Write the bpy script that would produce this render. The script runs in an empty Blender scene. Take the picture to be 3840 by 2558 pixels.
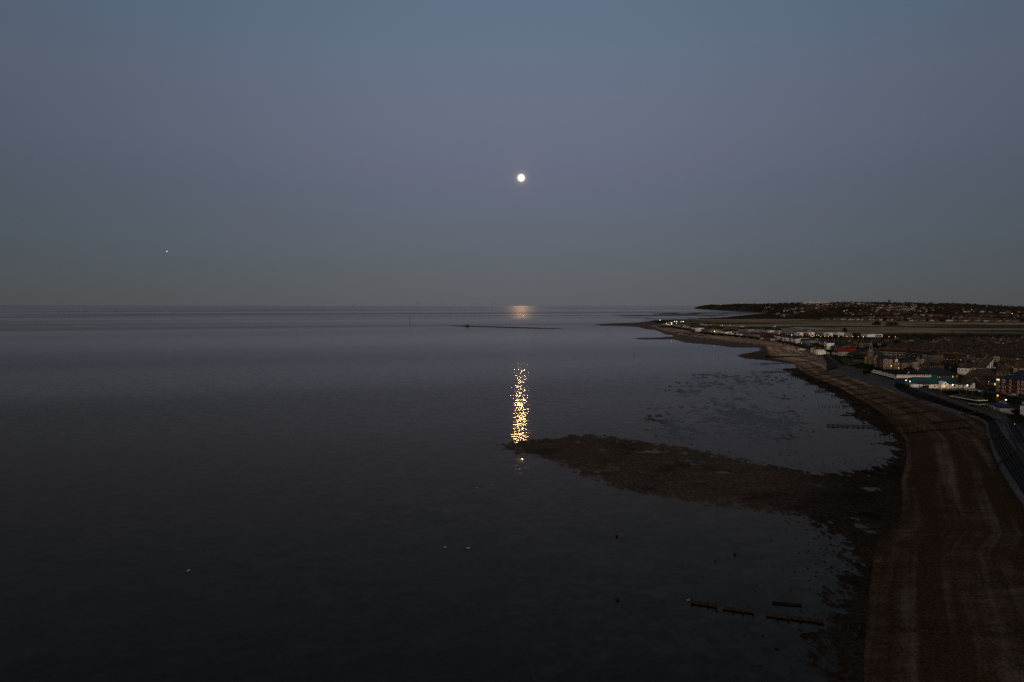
import bpy, math, random
import numpy as np
from mathutils import Vector
random.seed(7); rng = np.random.default_rng(7)
SC = bpy.context.scene
COL = SC.collection

# ------------------------------------------------------------------ camera
# the drone hovers 60 m above the low-tide sea and looks 3 degrees below level
CAMH, FPX, PITCH = 60.0, 2600.0, math.radians(2.992)
cam_d = bpy.data.cameras.new('camera'); cam = bpy.data.objects.new('camera', cam_d)
COL.objects.link(cam); SC.camera = cam
cam.location = (0, 0, CAMH); cam.rotation_euler = (math.pi/2 - PITCH, 0, 0)
cam_d.sensor_width = 36; cam_d.lens = 36*FPX/3840
cam_d.clip_start = 1; cam_d.clip_end = 120000

# ------------------------------------------------------------------ view
SC.view_settings.view_transform = 'Standard'; SC.view_settings.look = 'None'
SC.view_settings.exposure = 0; SC.view_settings.gamma = 1
SC.view_settings.use_curve_mapping = False
SC.render.engine = 'CYCLES'
SC.cycles.use_denoising = False      # keep the fine grain and the crisp moon glints
SC.cycles.max_bounces = 6; SC.cycles.diffuse_bounces = 2; SC.cycles.glossy_bounces = 2
SC.cycles.transparent_max_bounces = 6
SC.cycles.sample_clamp_indirect = 1.5

def s2l(c):
    return tuple((v/255/12.92 if v <= 10.3 else ((v/255+.055)/1.055)**2.4) for v in c)

# ------------------------------------------------------------------ world: dusk sky
MOON_EL, MOON_AZ = math.radians(10.25), math.radians(0.75)
W = bpy.data.worlds.new('World'); SC.world = W; W.use_nodes = True
nt = W.node_tree; nt.nodes.clear()
class NB:
    def __init__(s, nt): s.nt = nt
    def n(s, t, **k):
        o = s.nt.nodes.new(t)
        for a, b in k.items(): setattr(o, a, b)
        return o
    def _in(s, sock, v):
        if isinstance(v, bpy.types.NodeSocket): s.nt.links.new(v, sock)
        elif v is not None: sock.default_value = v
    def m(s, op, a, b=None, c=None, clamp=False):
        o = s.n('ShaderNodeMath', operation=op, use_clamp=clamp)
        s._in(o.inputs[0], a)
        if b is not None: s._in(o.inputs[1], b)
        if c is not None: s._in(o.inputs[2], c)
        return o.outputs[0]
    def vm(s, op, a, b=None, scale=None):
        o = s.n('ShaderNodeVectorMath', operation=op)
        s._in(o.inputs[0], a)
        if b is not None: s._in(o.inputs[1], b)
        if scale is not None: s._in(o.inputs['Scale'], scale)
        return o.outputs['Value' if op in ('DOT_PRODUCT','LENGTH') else 'Vector']
    def sep(s, v):
        o = s.n('ShaderNodeSeparateXYZ'); s._in(o.inputs[0], v); return o.outputs
    def comb(s, x, y, z):
        o = s.n('ShaderNodeCombineXYZ')
        for i, v in enumerate((x, y, z)): s._in(o.inputs[i], v)
        return o.outputs[0]
    def ramp(s, f, stops, interp='LINEAR'):
        o = s.n('ShaderNodeValToRGB'); r = o.color_ramp; r.interpolation = interp
        while len(r.elements) > 1: r.elements.remove(r.elements[-1])
        for i, (p, c) in enumerate(stops):
            e = r.elements[0] if i == 0 else r.elements.new(p)
            e.position = p
            e.color = (*c, 1) if hasattr(c, '__len__') else (c, c, c, 1)
        s._in(o.inputs[0], f); return o.outputs['Color']
    def mix(s, f, a, b, blend='MIX'):
        o = s.n('ShaderNodeMix', data_type='RGBA', blend_type=blend)
        s._in(o.inputs[0], f)
        for k, v in ((6, a), (7, b)):
            if isinstance(v, (tuple, list)): v = (*v[:3], 1)
            s._in(o.inputs[k], v)
        return o.outputs[2]
    def mr(s, v, a, b, c=0., d=1., kind='SMOOTHSTEP'):
        o = s.n('ShaderNodeMapRange', interpolation_type=kind, clamp=True) if kind == 'LINEAR' else s.n('ShaderNodeMapRange', interpolation_type=kind)
        for i, x in enumerate((v, a, b, c, d)): s._in(o.inputs[i], x)
        return o.outputs[0]
    def noise(s, vec, scale, detail=2., rough=.5, out='Fac', dist=0.):
        o = s.n('ShaderNodeTexNoise'); s._in(o.inputs['Vector'], vec)
        s._in(o.inputs['Scale'], scale)
        o.inputs['Detail'].default_value = detail; o.inputs['Roughness'].default_value = rough
        o.inputs['Distortion'].default_value = dist
        return o.outputs[out]
b = NB(nt)
tc = b.n('ShaderNodeTexCoord'); d = tc.outputs['Generated']
x, y, z = b.sep(d)
hl = b.m('SQRT', b.m('ADD', b.m('MULTIPLY', x, x), b.m('MULTIPLY', y, y)))
el = b.m('MULTIPLY', b.m('ARCTAN2', z, hl), 180/math.pi)
p = b.m('DIVIDE', b.m('ADD', el, 5.), 95., clamp=True)
P = lambda e: (e+5)/95
east = b.ramp(p, [(0, s2l((90,96,98))), (P(0), s2l((95,97,100))), (P(2), s2l((97,101,106))), (P(5), s2l((99,106,117))),
    (P(9), s2l((102,109,126))), (P(12), s2l((107,113,133))), (P(16), s2l((108,117,137))), (P(20), s2l((104,118,141))), (P(24), s2l((101,116,139))),
    (P(40), s2l((84,99,122))), (P(90), s2l((68,76,90)))])
az = b.m('ARCTAN2', b.m('SUBTRACT', x, b.m('MULTIPLY', y, math.tan(MOON_AZ))), y)
fall = b.m('POWER', 2.718, b.m('MULTIPLY', b.m('POWER', b.m('DIVIDE', b.m('ABSOLUTE', az), math.radians(36)), 2.), -1.))
fall = b.m('ADD', .50, b.m('MULTIPLY', fall, .43))
# the slight asymmetry fades out overhead
up = b.mr(el, 30., 80.)
fall = b.m('ADD', b.m('MULTIPLY', fall, b.m('SUBTRACT', 1., up)), b.m('MULTIPLY', up, .8))
sidef = b.mr(b.m('ABSOLUTE', az), 0., .7)
eastc = b.vm('MULTIPLY', b.vm('SCALE', east, scale=fall), b.mix(sidef, (1.,1.,1.), (.945,1.0,.985)))
west = b.ramp(p, [(0, (4.6,3.8,2.8)), (P(0), (5.0,4.1,3.05)), (P(5), (3.5,2.9,2.25)), (P(12), (1.30,1.08,.90)), (P(20), (.50,.42,.37)),
    (P(30), (.22,.19,.175)), (P(55), (.095,.095,.11)), (P(90), s2l((68,76,90)))])
cw = b.m('DIVIDE', b.m('MULTIPLY', y, -1.), hl)
wf = b.mr(cw, -.1, 1.)
skyc = b.mix(wf, eastc, west)
# lens bloom around the full moon, put into the sky colour
MD = Vector((math.cos(MOON_EL)*math.sin(MOON_AZ), math.cos(MOON_EL)*math.cos(MOON_AZ), math.sin(MOON_EL)))
dn = b.vm('NORMALIZE', d)
ang = b.m('MULTIPLY', b.m('ARCCOSINE', b.m('MINIMUM', b.vm('DOT_PRODUCT', dn, tuple(MD)), .9999999)), 180/math.pi)
bloom = b.m('ADD', b.m('MULTIPLY', b.m('POWER', 2.718, b.m('DIVIDE', b.m('SUBTRACT', .25, ang), .10)), .42),
          b.m('MULTIPLY', b.m('POWER', 2.718, b.m('DIVIDE', ang, -.6)), .04))
bloom = b.m('MINIMUM', bloom, .5)
skyc = b.vm('ADD', skyc, b.vm('SCALE', (1., .68, .42), scale=bloom))
bg = b.n('ShaderNodeBackground'); b._in(bg.inputs[0], skyc); bg.inputs[1].default_value = 1.0
wo = b.n('ShaderNodeOutputWorld'); nt.links.new(bg.outputs[0], wo.inputs[0])
W.cycles.sampling_method = 'MANUAL'; W.cycles.sample_map_resolution = 1024

# ------------------------------------------------------------------ moonlight
sun_d = bpy.data.lights.new('moonlight', 'SUN'); sun_d.energy = 0.024; sun_d.angle = math.radians(.52)
sun_d.color = (1, .60, .24)
sun = bpy.data.objects.new('moonlight', sun_d); COL.objects.link(sun)
sun.rotation_euler = MD.to_track_quat('Z', 'Y').to_euler()

# ------------------------------------------------------------------ helpers
def G(px, py, z=0.0):
    """point of the place at height z that lies on the given line of sight"""
    a = (px-1920)/FPX; c = (1279-py)/FPX
    cp, sp = math.cos(PITCH), math.sin(PITCH)
    dy, dz = cp + c*sp, -sp + c*cp
    t = (z-CAMH)/dz
    return Vector((a*t, dy*t, z))
def dist_at(py, z=0.): return G(1920, py, z).y

def tag(o, label=None, cat=None, group=None, kind=None):
    if label: o['label'] = label
    if cat: o['category'] = cat
    if group: o['group'] = group
    if kind: o['kind'] = kind
    return o
def mesh_obj(name, V, F, mats, mi=None, parent=None, smooth=False):
    me = bpy.data.meshes.new(name); me.from_pydata([tuple(v) for v in V], [], F)
    for m_ in (mats if isinstance(mats, (list, tuple)) else [mats]): me.materials.append(m_)
    if mi is not None: me.polygons.foreach_set('material_index', np.asarray(mi, dtype=np.int32))
    if smooth: me.polygons.foreach_set('use_smooth', np.ones(len(F), dtype=bool))
    o = bpy.data.objects.new(name, me); COL.objects.link(o)
    if parent: o.parent = parent
    return o
def empty(name, loc=(0,0,0), rz=0.):
    o = bpy.data.objects.new(name, None); COL.objects.link(o)
    o.location = loc; o.rotation_euler = (0, 0, rz); o.empty_display_size = 1
    return o
def copy_tree(o, parent=None):
    c = o.copy(); COL.objects.link(c)
    if parent: c.parent = parent
    for ch in o.children: copy_tree(ch, c)
    return c
class MB:
    def __init__(s): s.V = []; s.F = []; s.M = []
    def quad(s, a, b_, c, d_, m=0):
        n = len(s.V); s.V += [a, b_, c, d_]; s.F.append((n, n+1, n+2, n+3)); s.M.append(m); return s
    def tri(s, a, b_, c, m=0):
        n = len(s.V); s.V += [a, b_, c]; s.F.append((n, n+1, n+2)); s.M.append(m); return s
    def box(s, x0, x1, y0, y1, z0, z1, m=0):
        n = len(s.V)
        s.V += [(x0,y0,z0),(x1,y0,z0),(x1,y1,z0),(x0,y1,z0),(x0,y0,z1),(x1,y0,z1),(x1,y1,z1),(x0,y1,z1)]
        s.F += [(n,n+3,n+2,n+1),(n+4,n+5,n+6,n+7),(n,n+1,n+5,n+4),(n+1,n+2,n+6,n+5),(n+2,n+3,n+7,n+6),(n+3,n,n+4,n+7)]
        s.M += [m]*6; return s
    def bar(s, a, c, r, m=0, n=4, r2=None):
        a, c = Vector(a), Vector(c); r2 = r if r2 is None else r2
        t = (c-a).normalized(); u = t.orthogonal().normalized(); w = t.cross(u)
        k = len(s.V)
        for q, rr in ((a, r), (c, r2)):
            for i in range(n):
                an = 2*math.pi*(i+.5)/n
                s.V.append(q + (u*math.cos(an)+w*math.sin(an))*rr)
        for i in range(n):
            j = (i+1) % n; s.F.append((k+i, k+j, k+n+j, k+n+i)); s.M.append(m)
        s.F.append(tuple(k+i for i in range(n))[::-1]); s.F.append(tuple(k+n+i for i in range(n))); s.M += [m, m]
        return s
    def prism(s, x0, x1, y0, y1, z0, z1, axis='x', m=0, over=0.):
        """gable roof, ridge along axis"""
        x0 -= over; x1 += over; y0 -= over; y1 += over
        n = len(s.V)
        if axis == 'x':
            ym = (y0+y1)/2
            s.V += [(x0,y0,z0),(x1,y0,z0),(x1,y1,z0),(x0,y1,z0),(x0,ym,z1),(x1,ym,z1)]
            s.F += [(n,n+1,n+5,n+4),(n+2,n+3,n+4,n+5),(n,n+4,n+3),(n+1,n+2,n+5),(n,n+3,n+2,n+1)]
        else:
            xm = (x0+x1)/2
            s.V += [(x0,y0,z0),(x1,y0,z0),(x1,y1,z0),(x0,y1,z0),(xm,y0,z1),(xm,y1,z1)]
            s.F += [(n,n+4,n+5,n+3),(n+1,n+2,n+5,n+4),(n,n+1,n+4),(n+2,n+3,n+5),(n,n+3,n+2,n+1)]
        s.M += [m]*5; return s
    def hip(s, x0, x1, y0, y1, z0, z1, m=0, over=.3):
        x0 -= over; x1 += over; y0 -= over; y1 += over
        n = len(s.V); ins = min(x1-x0, y1-y0)/2
        if x1-x0 >= y1-y0: a, c = (x0+ins, (y0+y1)/2, z1), (x1-ins, (y0+y1)/2, z1)
        else: a, c = ((x0+x1)/2, y0+ins, z1), ((x0+x1)/2, y1-ins, z1)
        s.V += [(x0,y0,z0),(x1,y0,z0),(x1,y1,z0),(x0,y1,z0), a, c]
        if x1-x0 >= y1-y0: s.F += [(n,n+1,n+5,n+4),(n+2,n+3,n+4,n+5),(n,n+4,n+3),(n+1,n+2,n+5),(n,n+3,n+2,n+1)]
        else: s.F += [(n,n+4,n+5,n+3),(n+1,n+2,n+5,n+4),(n,n+1,n+4),(n+2,n+3,n+5),(n,n+3,n+2,n+1)]
        s.M += [m]*5; return s
    def build(s, name, mats, parent=None, smooth=False):
        return mesh_obj(name, s.V, s.F, mats, s.M, parent, smooth)

# ------------------------------------------------------------------ materials
def new_mat(name):
    m = bpy.data.materials.new(name); m.use_nodes = True
    n = m.node_tree; n.nodes.clear(); return m, NB(n)
def fin(m, b, bsdf):
    o = b.n('ShaderNodeOutputMaterial'); m.node_tree.links.new(bsdf, o.inputs[0]); return m
def pbr(b, col, rough=.8, spec=.3, normal=None, metal=0.):
    o = b.n('ShaderNodeBsdfPrincipled'); b._in(o.inputs['Base Color'], (*col[:3], 1) if isinstance(col, (tuple, list)) else col)
    b._in(o.inputs['Roughness'], rough); b._in(o.inputs['Specular IOR Level'], spec); o.inputs['Metallic'].default_value = metal
    if normal is not None: b._in(o.inputs['Normal'], normal)
    return o.outputs[0]
def pos(b): return b.n('ShaderNodeNewGeometry').outputs['Position']
MATS = {}
def M(name, col, rough=.8, spec=.3, var=.35, scale=.6, col2=None, metal=0.):
    """painted or mineral surface with weathering"""
    if name in MATS: return MATS[name]
    m, b = new_mat(name)
    v = pos(b)
    n1 = b.noise(v, scale, 4., .6); n2 = b.noise(v, scale*.12, 2., .5)
    c2 = col2 if col2 else tuple(c*(1-var) for c in col)
    f = b.mr(b.m('ADD', b.m('MULTIPLY', n1, .6), b.m('MULTIPLY', n2, .4)), .35, .65)
    MATS[name] = fin(m, b, pbr(b, b.mix(f, c2, col), rough, spec, metal=metal)); return MATS[name]
def emit(name, col, strength):
    if name in MATS: return MATS[name]
    m, b = new_mat(name)
    e = b.n('ShaderNodeEmission'); e.inputs[0].default_value = (*col, 1); e.inputs[1].default_value = strength
    m.cycles.emission_sampling = 'NONE'
    MATS[name] = fin(m, b, e.outputs[0]); return MATS[name]

# ------------------------------------------------------------------ sea
def sea_material():
    m, b = new_mat('sea_water')
    P_ = pos(b); X, Y, Z = b.sep(P_)
    # wind zones: glassy inshore, ruffled streaks further out
    warp = b.noise(b.vm('MULTIPLY', P_, (.0011, .0011, 0.)), 1., 3., .5)
    wv = b.vm('MULTIPLY', P_, (.00022, .0006, 0.))
    zones = b.noise(wv, 1., 3., .55, dist=.6)
    Yw = b.m('ADD', b.m('SUBTRACT', Y, b.m('MULTIPLY', X, .16)), b.m('MULTIPLY', b.m('SUBTRACT', warp, .5), 900.))
    far = b.mr(Yw, 2500., 3300.)
    patch = b.mr(zones, .40, .60)
    slope = b.m('ADD', .26, b.m('MULTIPLY', far, b.m('ADD', -.03, b.m('MULTIPLY', patch, .08))))
    near_calm = b.mr(Y, 280., 335., .5, 1.)
    slope = b.m('MULTIPLY', slope, near_calm)
    slick = b.mr(Y, 480., 1000., 1., .42)
    slope = b.m('MULTIPLY', slope, b.m('MAXIMUM', slick, far))
    local = b.mr(b.noise(b.vm('MULTIPLY', P_, (.02, .035, 0.)), 1., 2., .5), .3, .7, .72, 1.25)
    slope = b.m('MULTIPLY', slope, local)
    rot = b.n('ShaderNodeVectorRotate', rotation_type='Z_AXIS'); b._in(rot.inputs['Vector'], P_); rot.inputs['Angle'].default_value = math.radians(-14)
    r = rot.outputs[0]
    n1 = b.noise(b.vm('MULTIPLY', r, (.15, .30, 0.)), 1., 1., .5, out='Color')
    n2 = b.noise(b.vm('MULTIPLY', r, (.6, .62, 0.)), 1., 1., .5, out='Color')
    c = b.vm('SUBTRACT', b.vm('ADD', b.vm('SCALE', n1, scale=.58), b.vm('SCALE', n2, scale=.42)), (.5, .5, .5))
    sx, sy, sz = b.sep(b.vm('SCALE', c, scale=slope))
    sx = b.m('MULTIPLY', sx, b.m('SUBTRACT', .80, b.m('MULTIPLY', far, .15)))
    nrm = b.vm('NORMALIZE', b.comb(sx, sy, 1.))
    fr = b.n('ShaderNodeFresnel'); fr.inputs['IOR'].default_value = 1.33; b._in(fr.inputs['Normal'], nrm)
    gl = b.n('ShaderNodeBsdfGlossy'); b._in(gl.inputs['Normal'], nrm)
    b._in(gl.inputs['Roughness'], b.m('ADD', .05, b.m('MULTIPLY', far, .05)))
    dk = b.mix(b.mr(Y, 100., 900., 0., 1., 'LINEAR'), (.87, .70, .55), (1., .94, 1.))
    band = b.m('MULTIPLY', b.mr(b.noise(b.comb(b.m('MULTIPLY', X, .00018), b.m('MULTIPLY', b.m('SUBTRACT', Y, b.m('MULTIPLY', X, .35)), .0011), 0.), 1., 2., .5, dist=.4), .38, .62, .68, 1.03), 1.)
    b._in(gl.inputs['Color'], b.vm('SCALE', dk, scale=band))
    murk = b.n('ShaderNodeBsdfDiffuse'); murk.inputs['Color'].default_value = (.022, .020, .018, 1)
    tr = b.n('ShaderNodeBsdfTransparent'); tr.inputs['Color'].default_value = (.72, .68, .60, 1)
    mx1 = b.n('ShaderNodeMixShader'); mx1.inputs[0].default_value = .82
    m.node_tree.links.new(murk.outputs[0], mx1.inputs[1]); m.node_tree.links.new(tr.outputs[0], mx1.inputs[2])
    mx = b.n('ShaderNodeMixShader'); b._in(mx.inputs[0], fr.outputs[0])
    m.node_tree.links.new(mx1.outputs[0], mx.inputs[1]); m.node_tree.links.new(gl.outputs[0], mx.inputs[2])
    return fin(m, b, mx.outputs[0])
R = 40000
V = [(R*math.cos(a), R*math.sin(a), 0) for a in np.linspace(0, 2*math.pi, 256, endpoint=False)]
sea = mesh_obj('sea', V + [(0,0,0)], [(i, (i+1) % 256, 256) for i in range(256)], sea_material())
tag(sea, 'calm slate-grey sea with faint wind streaks under the moon', kind='structure')
sb = mesh_obj('seabed', [(-R,-R,-1.5),(R,-R,-1.5),(R,R,-1.5),(-R,R,-1.5)], [(0,1,2,3)], M('deep_mud', (.05,.045,.04), .9, .2))
tag(sb, 'dark mud bottom under the sea', kind='structure')

# moon: 0.54 degrees wide, far behind the sea horizon
def sphere(name, loc, r, mat, seg=24, rings=12, parent=None):
    V, F = [], []
    for i in range(rings+1):
        t = math.pi*i/rings
        for j in range(seg):
            a = 2*math.pi*j/seg; V.append((r*math.sin(t)*math.cos(a), r*math.sin(t)*math.sin(a), r*math.cos(t)))
    for i in range(rings):
        for j in range(seg):
            k = (j+1) % seg; F.append((i*seg+j, (i+1)*seg+j, (i+1)*seg+k, i*seg+k))
    o = mesh_obj(name, V, F, mat, parent=parent, smooth=True); o.location = loc; return o
mn = sphere('moon', Vector((0,0,CAMH)) + MD*60000, 60000*math.tan(math.radians(.262)), emit('moon_glow', (1,.92,.78), 2.6), 48, 24)
tag(mn, 'full white moon hanging over the sea', 'moon')
pd = (G(626, 943, 0)-Vector((0,0,CAMH)))
def sky_dir(px, py):
    a = (px-1920)/FPX; c = (1279-py)/FPX
    return Vector((a, math.cos(PITCH)+c*math.sin(PITCH), -math.sin(PITCH)+c*math.cos(PITCH))).normalized()
pl = sphere('planet', Vector((0,0,CAMH)) + sky_dir(626, 943)*60000, 48, emit('planet_glow', (1,.80,.55), 1.0), 12, 6)
tag(pl, 'tiny bright planet in the sky left of the moon', 'planet')
# ------------------------------------------------------------------ shore outlines (points of the plan at sea level)
def W2(pts, z=0.): return np.array([[G(px, py, z).x, G(px, py, z).y] for px, py in pts])
WATER = [(2217,1221),(2252,1215),(2315,1211.5),(2395,1209),(2413,1207),(2425,1205),(2445,1203.5),(2476,1200),(2527,1198),(2591,1196),
 (2667,1193),(2722,1191),(2757,1186),(2809,1182),(2850,1178),(2879,1175),(2844,1169.6),(2722,1163),(2635,1159),(2604,1156.4),(2640,1155),(2800,1153),(3100,1151.5),(3500,1151.5),(4200,1151.5),(6500,1151.5)]
WATER2 = [(6500,3300),(3060,3300),(3040,2800),(3069,2558),(3040,2497),(3069,2440),(3041,2395),(3069,2355),(3110,2290),(3115,2219),(3143,2156),(3155,2100),(3143,2048),(3103,1997),(3045,1958),(3000,1939),
 (2897,1923),(2769,1903),(2642,1893),(2565,1880),(2438,1862),(2336,1839),(2259,1811),(2172,1786),(2152,1763),(2030,1724.5),(1953,1704),(1890,1682),(1871,1668),
 (1953,1651.5),(2086,1643),(2147,1630),(2234,1628.6),(2361,1648),(2565,1676),(2718,1704),(2871,1740),(2956,1757),(3054,1775),(3112,1779),(3246,1761),(3318,1744),
 (3358,1686),(3350,1672),(3273,1666),(3345,1655),(3345,1640),(3304,1632),(3282,1610),(3240,1583),(3205,1567),(3160,1558),(3212,1537),(3184,1507),(3144,1490),(3111,1468.6),(3062,1447),(3021,1428),
 (2953,1406),(2975,1397),(2913,1385),(2980,1378),(2994,1368),(2953,1361),(2872,1352),(2792,1345.5),(2761,1335),(2792,1326),(2837,1318),(2855,1308),(2855,1305),(2827,1304),(2743,1304),(2715,1298.5),(2635,1291.6),(2569,1285),
 (2531,1274),(2409,1274),(2357,1271),(2400,1266),(2520,1263),(2531,1259.5),(2496,1255),(2479,1246),(2451,1237),(2423,1235),(2395,1227),(2339,1224)]
SHINGLE = [(2430,1220),(2480,1238),(2540,1254),(2640,1268),(2760,1282),(2870,1295),(2880,1325),(2900,1345),(2960,1357),(2985,1372),(3008,1392),(3040,1410),(3085,1428),(3150,1455),(3195,1482),(3262,1520),(3310,1552),(3355,1600),(3395,1650),
 (3402,1712),(3380,1802),(3385,1880),(3376,1958),(3291,2025),(3273,2100),(3250,2298),(3240,2469),(3240,2700),(3240,3300),(6500,3300),(6500,1165),(2900,1165),(2700,1200),(2500,1208)]
# coastal defence stations: inner edge P0, seaward edge P1 of the promenade, foot of steps P2, foot of apron P3
ST = [ # P0, P1, P2, P3, stepped
 ((2440,1211),(2440,1213),(2440,1215),(2440,1217)), ((2478,1220),(2478,1223),(2478,1226),(2478,1228)), ((2520,1220),(2520,1223),(2520,1226),(2520,1227.5)), ((2590,1233),(2590,1236),(2590,1239),(2590,1240.5)),
 ((2640,1244.5),(2640,1246.5),(2640,1248.8),(2640,1250)), ((2731,1252.5),(2731,1254.5),(2731,1257),(2731,1258.3)), ((2833,1263),(2833,1265.2),(2833,1268),(2833,1269.5)),
 ((2897,1270.5),(2897,1273),(2897,1276),(2897,1278)), ((2980,1286),(2980,1288.5),(2980,1291.8),(2980,1294.5)), ((3046,1301.5),(3040,1304.5),(3040,1308),(3038,1311)),
 ((3100,1324),(3096,1330),(3092,1334),(3088,1337)), ((3126,1346),(3122,1352),(3110,1358),(3103,1362)),
 ((3150,1367),(3148,1372),(3125,1382),(3098,1390)), ((3200,1379),(3200,1388),(3195,1402),(3185,1417)), ((3282,1400),(3282,1409),(3290,1425),(3270,1441)),
 ((3363,1422),(3363,1432),(3350,1450),(3336,1454)), ((3400,1433),(3400,1446),(3378,1468),(3365,1474)), ((3472,1460),(3465,1472),(3431,1491),(3425,1500)), ((3553,1487),(3545,1500),(3515,1515),(3505,1527)),
 ((3662,1526),(3655,1541),(3625,1549),(3600,1556)), ((3703,1539),(3697,1553),(3668,1562),(3655,1566)), ((3771,1556),(3728,1568),(3703,1582),(3694,1587)), ((3800,1586),(3757,1620),(3712,1628),(3700,1632)),
 ((3860,1670),(3783,1655),(3735,1690),(3722,1700)), ((3960,1760),(3815,1700),(3768,1750),(3752,1765)), ((4050,1850),(3850,1760),(3810,1815),(3790,1828)), ((4150,1960),(3920,1860),(3890,1930),(3870,1945)), ((4450,2300),(4150,2160),(4100,2230),(4080,2260)), ((5200,3300),(4800,3100),(4740,3150),(4720,3200))]
ZP, ZS, ZA, ZG = 5.0, 2.4, 1.5, 4.0
st = [[np.array(G(p[0], p[1], z_)) for p, z_ in zip(s, (ZP, ZP, ZS, ZA))] for s in ST]
P0 = np.array([s[0][:2] for s in st]); P3 = np.array([s[3][:2] for s in st])
far_r = W2([(6500,3300),(6500,1165),(2900,1165)], 0)
INL = np.vstack([P0, W2([(6500,3300),(6500,1151.5),(3000,1151.5),(2640,1155),(2604,1156.4),(2635,1159),(2722,1163),(2844,1169.6),(2879,1175),(2850,1178),(2809,1182),(2757,1186),(2722,1191),(2667,1193),(2591,1196),(2527,1198),(2476,1200),(2445,1203.5)])])
DEF = np.vstack([P3, P0[::-1]])
BSH = W2([(1900,1850),(2300,1850),(2650,1900),(3000,1960),(3110,2080),(3110,2400),(3040,2560),(3040,2800),(2100,2800),(1950,2400),(1850,2100)])
MOTT = W2([(2560,1400),(2900,1395),(2960,1420),(2990,1480),(2960,1520),(3090,1600),(2990,1650),(2900,1730),(2700,1690),(2500,1662),(2400,1640),(2440,1560)])
FAR_FLAT = W2([(2290,1180),(2500,1172),(2844,1170),(2860,1178),(2757,1187),(2600,1195),(2440,1204),(2330,1200)])
LAND = W2(WATER + WATER2)
SH = W2(SHINGLE)

def sdf(Pn, poly):
    """signed distance, positive inside"""
    out = np.full(len(Pn), 1e18); ins = np.zeros(len(Pn), bool)
    a = poly; c = np.roll(poly, -1, 0)
    for (ax, ay), (cx, cy) in zip(a, c):
        ex, ey = cx-ax, cy-ay; L = ex*ex+ey*ey+1e-12
        t = np.clip(((Pn[:,0]-ax)*ex+(Pn[:,1]-ay)*ey)/L, 0, 1)
        out = np.minimum(out, (Pn[:,0]-ax-t*ex)**2+(Pn[:,1]-ay-t*ey)**2)
        cr = (ay > Pn[:,1]) != (cy > Pn[:,1])
        with np.errstate(divide='ignore', invalid='ignore'):
            xx = ax + (Pn[:,1]-ay)*ex/(ey if ey != 0 else 1e-12)
        ins ^= cr & (Pn[:,0] < xx)
    return np.where(ins, 1, -1)*np.sqrt(out)
def vnoise(x, y, seed=0):
    xi = np.floor(x).astype(np.int64); yi = np.floor(y).astype(np.int64); fx = x-xi; fy = y-yi
    fx = fx*fx*(3-2*fx); fy = fy*fy*(3-2*fy)
    def h(i, j):
        n = (i*374761393 + j*668265263 + seed*974634777) & 0xffffffff
        n = ((n ^ (n >> 13))*1274126177) & 0xffffffff
        return ((n ^ (n >> 16)) & 0xffff)/65535.0
    return (h(xi,yi)*(1-fx)+h(xi+1,yi)*fx)*(1-fy)+(h(xi,yi+1)*(1-fx)+h(xi+1,yi+1)*fx)*fy
def fbm(x, y, oct=4, seed=0, gain=.5):
    s = 0; a = 1; t = 0
    for o in range(oct):
        s = s + a*vnoise(x*2**o+17.3*o, y*2**o-9.1*o, seed+o); t += a; a *= gain
    return s/t

# terrain grid, finer near the viewer
cols = np.concatenate([np.arange(1500,1800,10), np.arange(1800,3900,3), 3900*np.exp(np.linspace(0,.5,40))])
rows = np.concatenate([[1151.5,1152.5,1154,1156,1158,1160,1163], np.arange(1166,1240,1.6), np.arange(1240,2700,3), np.linspace(2700,3300,25)])
gy = np.array([dist_at(r) for r in rows]); ax_ = (cols-1920)/FPX
cp, sp = math.cos(PITCH), math.sin(PITCH)
kk = np.array([1/(cp + (1279-r)/FPX*sp) for r in rows])
X = np.outer(gy*kk, ax_); Y = np.repeat(gy[:,None], len(cols), 1)
Pn = np.stack([X.ravel(), Y.ravel()], 1)
dL, dS, dI, dD = sdf(Pn, LAND), sdf(Pn, SH), sdf(Pn, INL), sdf(Pn, DEF)
dM, dF, dB = sdf(Pn, MOTT), sdf(Pn, FAR_FLAT), sdf(Pn, BSH)
px_, py_ = Pn[:,0], Pn[:,1]
sc_ = np.clip(py_/300, 1, 14)               # broad forms far away, fine ones near by
n_f = fbm(px_/2.2/sc_**.5, py_/3.0/sc_**.5, 3, 1, .6)-.5
n_m = fbm(px_/9, py_/11, 4, 5, .55)-.5
n_l = fbm(px_/40, py_/55, 3, 9)-.5
# foreshore: land side low and ragged, pools left in it
H = np.where(dL > 0, .06*(1-np.exp(-dL/2.5)) + np.minimum(dL*.005, .13), np.maximum(dL*.03, -.6))
pool = fbm(px_/13, py_/7, 4, 44, .6)-.5; bl = lambda a, c: np.clip((py_-a)/(c-a), 0, 1)
cA, cB, cC = fbm(px_/1.7, py_/3.0, 3, 45, .6), fbm(px_/3.2, py_/5.5, 3, 46, .6), fbm(px_/13, py_/40, 3, 47, .6)
crumb = cA+(cB-cA)*bl(280, 420); crumb = crumb+(cC-crumb)*bl(750, 1100)-.5
edge = np.exp(-(np.abs(dL)/9/sc_**.3)**2)
H += edge*(n_f*.12+crumb*.11) + np.where(dL > -2, pool*.55*np.clip((dL-2)/14, 0, 1) + n_f*.12 + crumb*.16 + n_l*.06, 0)*np.clip((4-dS)/8, 0, 1)*np.where(py_ > 420, .6, 1.)
mott = np.clip(dM/18+.3, 0, 1)
H = np.where((dL < -1) & (mott > 0), np.maximum(H, -.046 + (crumb*.62 + n_f*.20 + n_m*.08 + n_l*.40)*1.0 - (1-mott)*.08), H)
fm = np.clip(dF/80, 0, 1); stripe = fbm(px_/260, py_/45, 3, 33)-.5
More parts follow.
